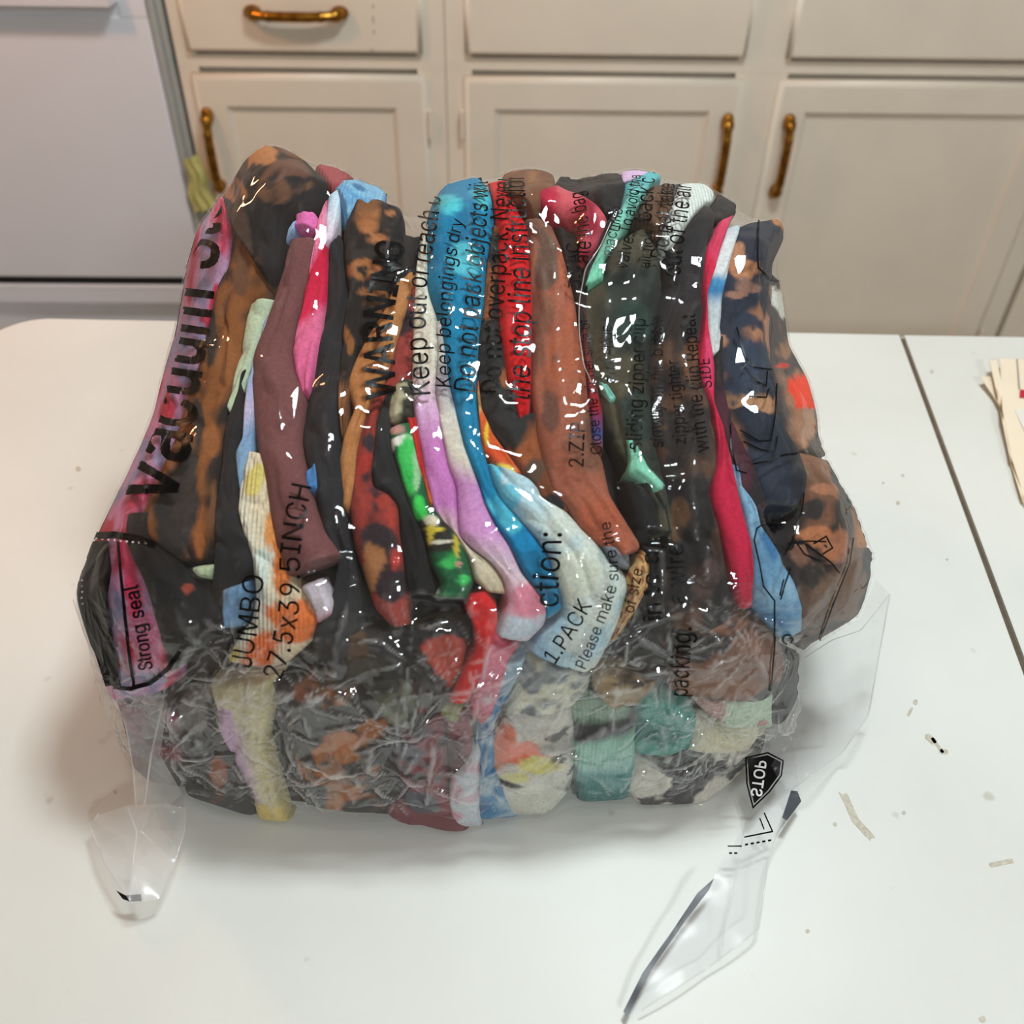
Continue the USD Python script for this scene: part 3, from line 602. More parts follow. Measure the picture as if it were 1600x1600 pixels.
garment('rust red and dark plum camouflage garment beside the tan one',
    [(656,425),(646,450),(634,495),(617,550),(603,600),(583,625),(573,645),(560,700),(553,745),(545,790),(552,850),(566,890),(585,950),(620,985)], [(664,420),(652,455),(647,512),(643,560),(640,600),(606,615),(590,650),(587,690),(581,722),(580,760),(606,768),(625,790),(625,830),(632,885),(634,930),(640,985)],
    ('camo', (50,38,44), (152,58,50), 34, .5), seed=22, lift=.0015,
    blobs=[(625,545,24,12,(150,62,56)),(620,580,24,12,(146,54,50)),(630,500,14,14,(52,38,46)),(588,660,14,26,(150,54,44)),(575,690,12,18,(54,42,48)),(568,725,14,18,(164,52,44)),(600,785,22,18,(158,56,46)),(612,805,12,22,(168,60,48)),(595,875,20,22,(184,58,50)),(590,835,24,22,(50,40,46)),(610,920,24,20,(48,36,42)),(578,895,8,30,(164,110,70))])
garment('charcoal garment left of the green print', [(606,615),(590,655),(588,700),(582,735),(588,765),(607,768),(625,790),(626,840),(633,890),(640,930)], [(618,600),(608,640),(611,705),(622,738),(636,780),(650,810),(663,855),(668,890),(684,935)], ('camo', (40,42,44), (26,26,28), 24, .5), seed=23, lift=.003)
garment('dark garment with cream outlined lettering above the green print', [(618,598),(608,635),(606,668)], [(646,590),(645,625),(642,660)], ('solid', (54,52,44)), seed=24, lift=.003,
    blobs=[(612,632,6,10,(176,168,134)),(630,600,12,3,(170,164,130)),(632,618,14,3,(176,170,136)),(622,610,3,14,(176,170,136)),(617,640,4,12,(182,176,146)),(640,585,4,12,(170,162,132))])
garment('green, black and white printed garment in the middle left',
    [(606,668),(614,705),(630,752),(640,790),(650,812),(666,845),(672,875),(690,912),(676,938)], [(640,655),(646,680),(652,720),(660,750),(672,796),(700,822),(718,845),(733,880),(738,912),(728,940)],
    ('solid', (24,92,56)), seed=25, lift=.004,
    blobs=[(616,672,14,10,(190,140,130)),(624,690,18,7,(226,226,216)),(612,702,6,10,(220,220,210)),(640,740,16,40,(56,190,88)),(652,745,7,30,(150,200,150)),(655,790,12,22,(60,200,86)),(670,830,30,18,(40,38,34)),(688,850,22,14,(44,42,36)),(672,812,10,8,(206,200,176)),(680,826,12,4,(206,186,60)),(672,835,4,14,(214,196,66)),(690,848,14,3,(214,210,190)),(712,860,4,24,(200,180,60)),(702,880,16,14,(60,180,90)),(724,905,10,10,(60,200,100)),(715,882,6,6,(214,150,140)),(700,915,16,14,(18,84,50)),(678,925,8,14,(214,214,200)),(695,930,20,5,(30,110,66))])
garment('thin red garment left of the lavender tie-dye', [(637,648),(646,690),(652,720),(660,752),(672,795)], [(646,648),(655,700),(663,745),(676,794)], ('bands', [(0,(190,36,34)),(.6,(186,44,44)),(1,(222,120,50))]), seed=26, lift=.002)
garment('red fold at the centre front, between green print and pink tie-dye', [(737,925),(728,950),(742,978),(745,1010),(722,1055),(700,1096)], [(752,918),(774,945),(776,970),(768,1000),(754,1040),(728,1096)], ('solid', (206,30,34)), seed=27, lift=.005)
garment('cream and lavender tie-dye garment under the line Keep out of reach',
    [(662,348),(652,420),(646,512),(644,597),(646,640),(657,700),(665,750),(677,797),(695,818),(716,842),(733,872),(740,905),(770,930)], [(672,345),(668,462),(683,500),(686,550),(680,610),(688,665),(700,730),(712,760),(714,835),(735,860),(765,880),(784,905),(790,935)],
    ('bands', [(0,(216,216,200)),(.45,(222,214,196)),(.56,(214,170,206)),(.66,(196,120,186)),(.8,(200,124,190)),(.88,(206,196,172)),(1,(196,182,152))]), seed=28, lift=.002)
garment('grey and lavender tie-dye garment left of the bright blue one',
    [(684,498),(688,550),(682,610),(690,665),(702,730),(714,760),(716,835),(738,858),(768,880),(786,905),(792,940),(782,975),(774,1000)], [(690,495),(694,550),(700,597),(712,647),(727,705),(742,745),(757,785),(776,822),(796,850),(815,895),(842,925),(856,950),(852,975),(820,1005)],
    ('bands', [(0,(212,206,206)),(.16,(206,206,208)),(.26,(156,150,166)),(.34,(214,210,200)),(.46,(218,212,196)),(.52,(200,140,194)),(.68,(206,146,200)),(.78,(218,196,206)),(.88,(216,160,180)),(1,(196,204,212))]), seed=29, lift=.003,
    blobs=[(822,935,24,22,(216,130,150)),(800,985,30,18,(190,204,214))])
garment('pink and crimson blotched tail of cloth running down the front middle', [(772,985),(752,1015),(744,1050),(740,1090),(728,1120)], [(815,1000),(794,1030),(782,1070),(770,1110),(748,1140)], ('tie', [(196,180,186),(206,120,140),(170,50,76),(200,110,132)], 40), seed=30, lift=.003)
garment('bright turquoise blue garment under the line Do not pack objects',
    [(690,288),(672,312),(662,345),(664,400),(664,450),(684,495),(694,550),(700,590),(708,622),(718,667),(729,707),(746,745),(761,790),(778,825),(798,852),(818,895),(852,938),(856,975)], [(745,272),(766,292),(773,340),(773,375),(763,407),(758,462),(748,532),(743,597),(746,650),(753,705),(766,747),(783,785),(801,800),(828,832),(852,862),(862,895),(874,932),(876,960)],
    ('tie', [(0,112,156),(0,124,166),(6,136,174),(28,164,184)], 14), seed=31, lift=.004, blobs=[(705,320,28,20,(70,190,204)),(730,400,20,24,(84,188,208)),(800,810,20,24,(76,180,206)),(820,850,20,20,(10,130,182))])
garment('thin orange and yellow flame striped garment right of the turquoise one',
    [(745,610),(751,685),(754,708),(768,722),(786,742),(798,748)], [(747,590),(752,642),(768,680),(792,712),(813,741),(803,752)],
    ('solid', (214,92,40)), seed=32, lift=.003, blobs=[(748,630,6,30,(206,150,90)),(760,675,5,24,(226,196,60)),(792,738,14,10,(230,200,70)),(775,705,12,12,(214,80,40))])
garment('dark grey and brown camouflage garment between turquoise and red',
    [(773,350),(764,405),(758,462),(748,532),(745,597),(749,640),(768,678),(794,710),(815,740),(838,757),(845,775),(870,800),(890,812)], [(778,350),(776,425),(779,500),(787,540),(794,597),(803,620),(813,650),(822,672),(836,640),(838,675),(848,720),(862,762),(892,802)],
    ('camo', (44,44,43), (150,84,48), 24, .55), seed=33, lift=.001, blobs=[(762,470,8,26,(150,90,56)),(790,590,10,20,(150,88,52)),(800,665,30,40,(42,44,44)),(835,735,16,20,(92,70,56)),(862,790,20,16,(36,38,42))])
garment('bright red garment tapering to a point under the line Do not overpack',
    [(765,282),(772,315),(774,350),(779,400),(777,450),(781,525),(792,590),(803,625),(816,668)], [(790,278),(801,315),(812,340),(824,358),(826,420),(831,475),(829,550),(828,597),(825,632),(822,670)],
    ('solid', (206,18,26)), seed=34, lift=.0035)
# --- right middle
garment('terracotta brown garment in the centre with the line stop line',
    [(812,345),(826,372),(828,450),(831,540),(829,610),(838,680),(848,730),(863,772),(893,800),(901,820),(926,847),(944,858),(962,880)], [(858,345),(875,385),(886,425),(900,475),(906,525),(917,575),(921,620),(926,700),(940,712),(951,772),(966,797),(983,822),(1000,855),(990,868)],
    ('tie', [(104,74,62),(128,84,66),(156,90,68),(168,92,66),(116,78,64)], 20), seed=35, lift=.002, bulge=.3, wrinkle=1.3, blobs=[(850,420,18,40,(104,80,68)),(925,820,30,30,(168,88,62)),(880,560,20,40,(160,88,62)),(860,650,18,40,(112,76,64))])
garment('tan brown fold capping the top, between red and crimson', [(784,300),(788,272),(812,260)], [(830,345),(850,318),(866,292),(862,262),(836,258)], ('tie', [(150,104,66),(110,74,52),(172,122,82)], 40), seed=36, lift=.006)
garment('crimson sleeve folded diagonally across the top middle',
    [(833,310),(850,336),(876,352),(900,364),(907,385),(905,420)], [(866,284),(898,302),(935,332),(948,350),(930,392),(915,418)], ('tie', [(150,20,50),(176,30,62),(196,84,96),(140,16,44)], 30), seed=37, lift=.007)
garment('black cloth bunched behind the crimson sleeve at the top', [(868,284),(896,300),(936,330),(952,345)], [(876,272),(920,264),(962,260),(976,285),(968,335)], ('solid', (38,36,37)), seed=38, lift=.003, wrinkle=2)
garment('dark brown garment with the line 3.VAC', [(868,350),(878,388),(888,425),(902,475),(908,525)], [(905,366),(908,390),(906,425),(914,460),(912,520)], ('camo', (44,36,34), (96,64,46), 30, .5), seed=39, lift=.001)
garment('deep red strip under the line Close the', [(908,470),(910,530),(918,580),(922,640),(926,700)], [(916,460),(916,530),(926,590),(940,640),(940,706)], ('bands', [(0,(60,36,34)),(.5,(120,40,34)),(.75,(150,22,36)),(.9,(52,70,130)),(1,(150,84,62))]), seed=40, lift=.0005)
garment('black strip edging the mint garment', [(950,346),(934,395),(916,420),(907,460)], [(974,330),(952,385),(926,428),(912,460)], ('solid', (30,29,31)), seed=41, lift=.004)
garment('lavender cloth peeping over the top beside the aqua one', [(972,262),(975,284)], [(1015,256),(1016,276)], ('solid', (206,176,212)), seed=42, lift=.003)
garment('mint and aqua garment curving over the top right of centre',
    [(978,285),(968,335),(944,380),(921,430),(912,458)], [(1022,262),(1040,268),(1018,288),(1000,322),(977,360),(962,388),(943,412),(940,448)], ('bands', [(0,(86,176,184)),(.3,(110,190,186)),(.6,(140,212,190)),(1,(126,206,172))]), seed=43, lift=.0055)
garment('small mint green sliver below the black edge', [(936,598),(945,620),(957,638)], [(942,602),(958,628),(962,634)], ('solid', (140,214,196)), seed=44, lift=.006)
garment('mint green fold under the crumpled clear edge, middle right', [(978,682),(984,720),(980,742),(1004,758),(1026,776)], [(984,684),(1000,718),(1008,733),(1033,760),(1028,776)], ('solid', (132,206,178)), seed=45, lift=.006)
garment('dark green and olive camouflage garment under the words slowly on the bubble',
    [(963,388),(944,415),(938,450),(912,458),(907,487),(908,550),(922,597),(940,640),(962,690),(984,740),(1002,770),(1024,790),(1030,840)], [(1000,350),(1030,395),(1036,450),(1024,512),(1016,597),(1020,680),(1036,740),(1046,800),(1050,840)],
    ('camo', (44,50,46), (78,74,58), 22, .52), seed=46, lift=.002, wrinkle=1.6, blobs=[(990,500,40,50,(40,60,54)),(1000,650,30,50,(44,56,50)),(960,400,14,30,(66,62,52))])
garment('brown ribbed fold at the top between aqua and white', [(1018,290),(1002,322),(988,352)], [(1058,285),(1050,320),(1036,350),(1028,372)], ('camo', (120,88,66), (84,62,50), 50, .5), seed=47, lift=.004, kind='rib')
garment('white pleated fold at the top right', [(1066,285),(1050,322),(1040,360),(1036,402)], [(1108,286),(1120,298),(1116,314),(1104,318),(1086,334),(1066,362),(1042,400)], ('solid', (214,222,216)), seed=48, lift=.005, kind='rib')
garment('wide charcoal and brown camouflage garment right of centre',
    [(1106,318),(1086,336),(1066,365),(1040,404),(1036,450),(1025,512),(1018,597),(1022,680),(1037,740),(1046,800),(1042,860),(1036,940),(1040,990)], [(1118,330),(1112,370),(1100,385),(1097,425),(1096,500),(1091,550),(1093,590),(1101,612),(1111,640),(1119,685),(1119,725),(1109,760),(1110,790),(1122,822),(1134,872),(1148,935),(1154,985)],
    ('camo', (40,37,38), (92,66,52), 24, .53), seed=49, lift=.0025, wrinkle=1.8, blobs=[(1085,420,26,60,(40,38,42)),(1075,560,16,40,(110,72,50)),(1080,680,30,40,(50,44,42)),(1060,800,26,40,(96,70,50)),(1060,920,24,40,(36,33,34)),(1110,900,20,36,(70,52,46))])
garment('black knotted cloth at the top right beside the white fold', [(1116,318),(1118,345)], [(1126,298),(1150,316),(1148,332)], ('solid', (34,31,35)), seed=50, lift=.005)
garment('hot crimson garment forming a long bright stripe at the right',
    [(1128,342),(1110,375),(1100,400),(1098,450),(1097,525),(1092,565),(1094,590),(1102,612),(1112,640),(1121,685),(1121,725),(1111,760),(1111,790),(1123,822),(1136,872),(1150,935),(1160,958)], [(1148,332),(1138,352),(1126,385),(1108,437),(1099,465),(1103,525),(1113,580),(1112,632),(1126,670),(1138,720),(1151,770),(1161,810),(1171,847),(1174,885),(1172,950)],
    ('solid', (196,28,66)), seed=51, lift=.004, blobs=[(1130,370,20,40,(206,56,92)),(1108,560,8,40,(206,60,104))])
garment('white garment with a blue dipped band beside the crimson stripe',
    [(1140,352),(1127,385),(1109,437),(1100,462),(1103,500),(1106,530),(1114,562)], [(1156,350),(1150,372),(1138,412),(1128,450),(1123,475),(1121,500),(1123,525),(1119,562)],
    ('bands', [(0,(176,196,204)),(.2,(204,210,212)),(.48,(206,210,212)),(.54,(70,140,184)),(.62,(50,120,170)),(.7,(190,202,210)),(1,(206,206,200))]), seed=52, lift=.003)
garment('black and plum garment between the crimson stripe and the navy one', [(1120,530),(1114,575),(1114,632),(1127,670),(1140,722),(1154,770),(1160,800)], [(1126,520),(1128,590),(1140,645),(1156,685),(1174,722),(1190,770),(1196,800)], ('camo', (34,31,36), (72,34,46), 26, .56), seed=53, lift=.001)
garment('navy garment with tan tie-dye splashes near the right end',
    [(1155,352),(1146,380),(1131,437),(1123,475),(1121,500),(1124,540),(1128,590),(1141,647),(1156,682),(1174,722),(1191,772),(1200,798)], [(1236,333),(1230,375),(1212,412),(1212,470),(1205,520),(1208,572),(1212,642),(1230,680),(1250,705),(1262,742),(1258,772),(1232,805)],
    ('camo', (36,43,58), (160,112,84), 22, .70), seed=54, lift=.003, wrinkle=1.4,
    blobs=[(1215,345,14,14,(172,116,70)),(1153,395,12,16,(170,122,92)),(1168,418,16,10,(172,118,84)),(1150,460,20,6,(150,110,92)),(1175,450,20,8,(140,104,90)),(1200,520,10,30,(172,122,92)),(1160,625,28,8,(170,126,90)),(1200,635,24,8,(176,130,96)),(1190,740,30,30,(44,52,66)),(1170,570,22,34,(46,58,76)),(1165,500,22,14,(40,48,66)),(1130,530,8,12,(170,118,92))])
garment('grey and tan garment with a fluorescent orange-red patch at the right',
    [(1212,430),(1213,470),(1206,520),(1209,572),(1213,642),(1232,680),(1252,705)], [(1222,440),(1236,530),(1248,565),(1266,592),(1280,635),(1280,680),(1298,715)],
    ('camo', (66,62,64), (152,112,88), 20, .60), seed=55, lift=.0035, blobs=[(1258,606,18,24,(246,62,30)),(1262,630,16,8,(246,62,30)),(1240,565,16,16,(70,66,68)),(1222,570,12,3,(190,60,50)),(1262,665,18,24,(170,124,96)),(1225,480,10,24,(206,206,196))])
garment('black and brown hooded garment at the right end', [(1250,705),(1262,745),(1256,785),(1228,822),(1216,850),(1240,880)], [(1296,718),(1318,748),(1333,778),(1346,806),(1357,846),(1352,872),(1326,888)],
    ('camo', (46,42,42), (140,96,72), 24, .56), seed=56, lift=.003, wrinkle=1.5, blobs=[(1285,765,24,10,(160,106,78)),(1346,840,10,50,(164,108,70)),(1270,835,34,16,(168,106,70)),(1310,860,20,26,(164,104,72)),(1270,795,20,16,(44,38,38))])
garment('dark brown pleated garment at the lower right end', [(1226,842),(1225,880),(1240,920),(1256,985),(1252,1016)], [(1352,850),(1374,864),(1362,900),(1345,962),(1300,995),(1256,1018)],
    ('camo', (52,44,42), (112,84,68), 26, .5), seed=57, lift=.001, wrinkle=2, blobs=[(1362,875,18,24,(34,38,46)),(1355,930,14,30,(36,40,50)),(1250,860,20,26,(130,92,74)),(1270,900,20,20,(40,34,34)),(1310,930,30,30,(112,84,66))])
garment('washed denim blue garment right of the crimson stripe',
    [(1140,722),(1152,768),(1162,808),(1172,845),(1175,885),(1173,950),(1196,976),(1222,1000)], [(1143,724),(1158,768),(1176,795),(1182,825),(1208,857),(1222,880),(1240,910),(1254,944),(1252,988)],
    ('tie', [(60,112,158),(104,154,190),(132,176,204),(84,136,176)], 34), seed=58, lift=.004, wrinkle=1.4)
# --- middle and front
garment('pale blue and cream garment under the heading PACK',
    [(760,718),(766,745),(784,785),(802,800),(830,832),(852,860),(864,895),(876,935),(878,962),(852,985),(822,1021)], [(802,750),(826,748),(840,762),(845,778),(886,800),(908,827),(932,850),(952,875),(976,897),(982,920),(966,970),(946,1018),(926,1050)],
    ('tie', [(150,186,210),(176,206,216),(206,216,206),(196,210,214)], 26), seed=59, lift=.005, blobs=[(775,745,10,24,(100,190,214)),(800,775,16,20,(110,190,212)),(890,900,24,40,(206,212,196)),(900,1000,30,30,(204,214,210))])
garment('grey spotted fold just right of the pale blue garment', [(938,850),(952,872),(962,888)], [(958,848),(980,866),(984,895)], ('camo', (120,126,134), (70,70,76), 60, .5), seed=60, lift=.004)
garment('orange and cream plaid garment low in the middle right', [(976,900),(984,925),(970,968),(952,1005)], [(1006,855),(1014,880),(1012,910),(992,945),(966,985)], ('plaid', (214,176,120), (150,76,34)), seed=61, lift=.004)
garment('glossy black garment below the mint green fold', [(972,745),(985,790),(1004,840)], [(1004,760),(1024,785),(1030,835)], ('solid', (28,28,30)), seed=62, lift=.003)
garment('black and olive garment at the lower middle right', [(1006,850),(1014,880),(1012,915),(992,950),(968,985),(945,1020)], [(1040,855),(1036,930),(1040,985),(1060,1015),(1058,1045)], ('camo', (28,27,28), (104,76,46), 34, .62), seed=63, lift=.003, wrinkle=2)
garment('brown waistband with black smears above the word packing',
    [(1042,985),(1060,1015),(1052,1050),(1048,1082)], [(1154,955),(1196,978),(1222,1003),(1238,1030),(1234,1062),(1212,1090)], ('camo', (118,80,62), (40,33,32), 34, .56), seed=64, lift=.005, blobs=[(1120,1072,80,14,(130,88,66)),(1180,1010,16,14,(126,84,64))])
garment('black end of a garment at the lower right corner', [(1238,1020),(1212,1066),(1204,1100),(1206,1140)], [(1254,1022),(1256,1064),(1248,1110),(1220,1142)], ('solid', (34,36,40)), seed=65, lift=.002)
garment('pale mint ribbed waistband under the brown one', [(1080,1090),(1096,1108),(1120,1128)], [(1206,1074),(1210,1100),(1204,1140),(1180,1150)], ('solid', (182,204,180)), seed=66, lift=.002, kind='rib', blobs=[(1105,1120,24,24,(176,130,122))])
garment('cream waistband at the lower right front', [(1096,1128),(1084,1160),(1076,1182)], [(1190,1142),(1176,1166),(1150,1188)], ('solid', (206,200,172)), seed=67, lift=.001)
garment('black and charcoal garment across the front, left of the red fold', [(486,985),(490,1040),(540,1062),(600,1110),(650,1150)], [(640,985),(700,960),(735,985),(720,1060),(690,1120)], ('camo', (30,28,31), (60,46,46), 24, .56), seed=68, lift=.001, wrinkle=1.8,
    blobs=[(690,1015,54,26,(168,62,46)),(560,1010,14,40,(90,66,48)),(575,1045,30,20,(60,56,46))])
garment('olive and black garment low in the front middle', [(560,1060),(580,1090),(600,1130)], [(640,1040),(660,1090),(640,1150)], ('camo', (104,108,92), (40,38,32), 44, .5), seed=69, lift=.001)
garment('orange-brown and black garment crumpled in the lower front', [(420,1060),(440,1130),(460,1200),(480,1270)], [(560,1060),(600,1120),(620,1200),(640,1285)], ('camo', (32,30,30), (160,96,48), 26, .56), seed=70, lift=0., wrinkle=2, blobs=[(530,1165,34,26,(168,100,48)),(470,1085,18,14,(120,60,40)),(525,1215,14,30,(150,110,84)),(480,1245,24,24,(60,64,64))])
garment('plum and dusty rose garment low in the front', [(610,1150),(620,1210),(640,1285)], [(690,1110),(700,1180),(705,1285)], ('tie', [(46,34,40),(122,48,56),(70,70,84),(40,34,38)], 34), seed=71, lift=.001, wrinkle=2)
garment('maroon garment along the table edge, front middle', [(596,1268),(640,1290),(735,1308)], [(600,1250),(660,1268),(738,1282)], ('solid', (110,26,40)), seed=72, lift=.003)
garment('dark red garment beside the pink blotched tail, low front', [(690,1110),(700,1165),(704,1225)], [(728,1096),(738,1140),(735,1200),(720,1240)], ('camo', (64,22,32), (120,36,52), 34, .5), seed=73, lift=.001)
garment('small olive green piece below the red fold', [(690,1096),(684,1120)], [(728,1096),(716,1140)], ('solid', (128,134,84)), seed=74, lift=.002)
garment('pink and white rolled hem standing on the table, front middle', [(706,1195),(703,1250),(708,1300)], [(752,1160),(746,1230),(754,1300)], ('tie', [(206,150,166),(196,204,210),(206,170,182),(190,206,214)], 44), seed=75, lift=.004)
garment('deep blue garment low in the front beside the newspaper print', [(780,1030),(752,1110),(744,1180),(735,1230),(750,1290)], [(824,1020),(800,1080),(772,1130),(775,1200),(814,1285)], ('tie', [(30,84,130),(20,110,160),(150,176,190),(24,96,150)], 44), seed=76, lift=.0, wrinkle=1.8)
garment('newspaper print garment with coral and yellow patches, low front', [(772,1130),(762,1180),(772,1220),(800,1282)], [(880,1090),(900,1130),(898,1200),(892,1240),(850,1284)], ('camo', (196,192,182), (58,56,54), 70, .60), seed=77, lift=.002,
    blobs=[(785,1170,22,34,(214,120,96)),(808,1178,26,14,(218,110,86)),(835,1200,24,10,(206,196,110)),(806,1215,26,10,(206,200,130)),(835,1245,50,24,(204,204,190)),(830,1140,18,10,(186,186,180))])
garment('cream and grey garment above the newspaper print', [(822,1021),(806,1080),(790,1130)], [(926,1052),(920,1080),(890,1110)], ('tie', [(150,156,150),(206,206,186),(120,128,132),(190,186,160)], 50), seed=78, lift=.001)
garment('teal and mint striped garment at the front right', [(894,1110),(892,1160),(900,1210),(910,1262)], [(980,1090),(994,1130),(990,1200),(980,1258)],
    ('bands', [(0,(150,190,160)),(.12,(34,38,46)),(.24,(36,40,48)),(.3,(136,190,172)),(.52,(146,190,180)),(.6,(60,136,132)),(1,(26,104,100))]), seed=79, lift=.003, kind='rib')
garment('teal green garment beside the mint waistband, front right', [(1000,1080),(990,1140),(994,1190)], [(1070,1085),(1090,1120),(1078,1180)], ('tie', [(30,104,98),(80,150,140),(40,120,112)], 40), seed=80, lift=.001)
garment('tan spotted garment in the front between teal and black', [(930,1050),(925,1080),(960,1112)], [(1050,1045),(1020,1075),(990,1100)], ('camo', (150,126,92), (64,52,42), 60, .52), seed=81, lift=.001)
garment('black and white hems along the table, front right', [(980,1195),(975,1240),(1000,1266)], [(1200,1150),(1180,1200),(1100,1262)], ('camo', (206,200,188), (34,28,34), 40, .47), seed=82, lift=0., wrinkle=2)
garment('yellow and lavender banded garment low at the left front', [(322,1070),(336,1130),(368,1200),(390,1250),(400,1290)], [(440,1050),(420,1110),(408,1170),(424,1226),(446,1296)],
    ('cross', [(0,(120,100,110)),(.3,(186,156,182)),(.55,(204,194,162)),(1,(198,186,134))]), seed=83, lift=.001, bulge=.08, wrinkle=1.8, blobs=[(370,1090,60,40,(190,180,146)),(420,1285,34,24,(216,192,110)),(350,1160,14,30,(188,150,184))])
garment('black garment with a brown patch at the lower left front', [(270,1085),(280,1150),(285,1250)], [(322,1070),(338,1140),(376,1210),(396,1288)], ('camo', (38,37,40), (22,22,24), 24, .5), seed=84, lift=0., wrinkle=2, blobs=[(340,1205,14,28,(140,78,48)),(300,1120,20,30,(110,106,104))])
garment('maroon edge of cloth under the pink garment, left front', [(180,1090),(196,1150),(214,1225)], [(266,1080),(274,1150),(284,1240)], ('tie', [(120,50,66),(70,66,70),(150,80,96)], 40), seed=85, lift=-.003)
garment('lilac white sock-like fold right of the orange mesh', [(470,912),(490,945),(500,978)], [(500,900),(520,940),(522,965)], ('bands', [(0,(186,176,186)),(.7,(206,196,206)),(1,(170,70,90))]), seed=86, lift=.003)

# the middle of the block, seen only in the gaps between the folds
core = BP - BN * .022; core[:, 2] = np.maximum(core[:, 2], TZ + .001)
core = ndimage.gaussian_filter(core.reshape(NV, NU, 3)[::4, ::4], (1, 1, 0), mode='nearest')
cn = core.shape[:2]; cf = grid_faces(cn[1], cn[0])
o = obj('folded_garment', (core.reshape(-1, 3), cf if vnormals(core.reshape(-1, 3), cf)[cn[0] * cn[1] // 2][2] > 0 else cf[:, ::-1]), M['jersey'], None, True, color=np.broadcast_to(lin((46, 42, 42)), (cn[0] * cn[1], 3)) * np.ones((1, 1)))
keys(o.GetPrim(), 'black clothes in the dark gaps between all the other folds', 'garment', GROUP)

# ------------------------------------------------------------------ the clear bag
CLOTHES = Caster(np.vstack(ALL_V), np.vstack(ALL_F))
OUT = .045
t, _, _ = CLOTHES.first(BP + BN * OUT, -BN)
h = np.where(np.isnan(t), -.004, OUT - t); h = np.clip(h, -.004, .035).reshape(NV, NU)
h0 = h.copy()
h = ndimage.grey_closing(h, size=(9, 9)); h = ndimage.grey_dilation(h, size=(3, 3)); h = ndimage.gaussian_filter(h, 1.6)
h = np.maximum(h, h0 + .0005) + .0008
uu, vv = np.meshgrid(np.linspace(0, 1, NU), (VROW + 1) / 2)
G3 = BP.reshape(NV, NU, 3)
front = step(.30, .16, vv) if False else (1 - step(.13, .27, vv))
def crumple(n, seed, stretch=1.0):
    g = np.random.default_rng(seed); p = g.random((n, 2)) * [1.1, 1.1] - .05; p[:, 0] *= stretch
    return LinearNDInterpolator(p, g.random(n))(np.stack([uu * stretch, vv], -1).reshape(-1, 2)).reshape(NV, NU)
def ridge(fx, fy, seed):
    return 1 - np.abs(2 * meshkit.fbm(np.stack([uu * fx, vv * fy, np.full_like(uu, seed)], -1), 3, seed) - 1)
c1, c2, c3 = (np.nan_to_num(crumple(n, s, k), nan=.5) for n, s, k in ((420, 1, 2.0), (1300, 2, 1.0), (9000, 3, 1.0)))
wr = ridge(26, 7, 4) ** 6; wr2 = ridge(12, 16, 8) ** 7
gs = lambda a, k: ndimage.gaussian_filter(a, k, mode='nearest')
_q = project(BP) - CTR; rimf = step(.86, .99, np.linalg.norm(_q, axis=1) / ringed(RI, _q)).reshape(NV, NU) * (1 - .8 * step(1000, 1120, _q[:, 1] + CTR[1]).reshape(NV, NU))
side = (1 - rimf) * step(.02, .14, np.minimum(uu, 1 - uu)) * step(.0, .16, 1 - vv)
bumps = (.12 + .88 * side) * (.0056 * gs(c1, 2.0) + .0004 * gs(c2, 1.2) + .0030 * gs(wr, 1.3) + .0032 * gs(wr2, 1.3))
_g = np.random.default_rng(12); stars = np.zeros((NV, NU)); _z = BP[:, 2].reshape(NV, NU) - TZ; _x = BP[:, 0].reshape(NV, NU)
for _ in range(120):
    dx, dz = _x - _g.uniform(-.28, .27), _z - _g.uniform(.015, .185); r = np.hypot(dx, dz); th = np.arctan2(dz, dx); k, R = _g.integers(2, 5), _g.uniform(.018, .042)
    rid = (1 - np.abs(np.sin(k * th + _g.uniform(0, 6) + .5 * np.sin(2 * th + _g.uniform(0, 6))))) ** 2.2
    stars = np.maximum(stars, _g.uniform(.004, .009) * rid * np.exp(-(r / R) ** 2) * r / (r + .005))
h = h + front * (.2 + .8 * side) * step(-.01, .07, vv) * stars
h = h + (1 - front) * bumps + front * (.2 + .8 * side) * step(-.01, .07, vv) * (.0040 * c1 + .0085 * c2 + .0012 * c3)
FP = BP + BN * h.reshape(-1, 1); FP[:, 2] = np.maximum(FP[:, 2], TZ + .0008 + .0)
FN = vnormals(FP, BF)
flip = FN[NU * NV // 2 + NU // 2][2] < 0
FF = BF[:, ::-1] if flip else BF
FN = -FN if flip else FN
bag = base_thing('vacuum_storage_bag', 'clear printed vacuum storage bag tightly wrapped around the folded clothes', 'storage bag', (0, .6, TZ))
curv = h - ndimage.gaussian_filter(h, 1.5); crease = np.clip((curv - .00025) / .0007, 0, 1)
white = np.stack([.006 + crease * (.05 + .42 * front) + .026 * front, .17 + .38 * front, 0 * h], -1).reshape(-1, 3)
obj('film', (FP, FF), M['film'], bag, True, color=white)
FILM = Caster(FP, FF, FN)
def on_film(px):
    """Where the line of sight through px meets the film, a hair outside it."""
    p = inside(px); d = ray(p); o = np.repeat(CAM[None], len(p), 0); t, tri, P = FILM.first(o, d)
    bad = np.isnan(t)
    if bad.any(): P[bad], _ = on_bundle(p[bad]); 
    n = FILM.normal(tri, P); n = np.where(((n * d).sum(1) > 0)[:, None], -n, n)
    return P + n * .0007 - d * .0006
def flat(poly, edge):
    v, f = trimesh.creation.triangulate_polygon(poly, engine='earcut')
    return trimesh.remesh.subdivide_to_size(np.c_[v, np.zeros(len(v))], f, edge)
PRINTS = 0
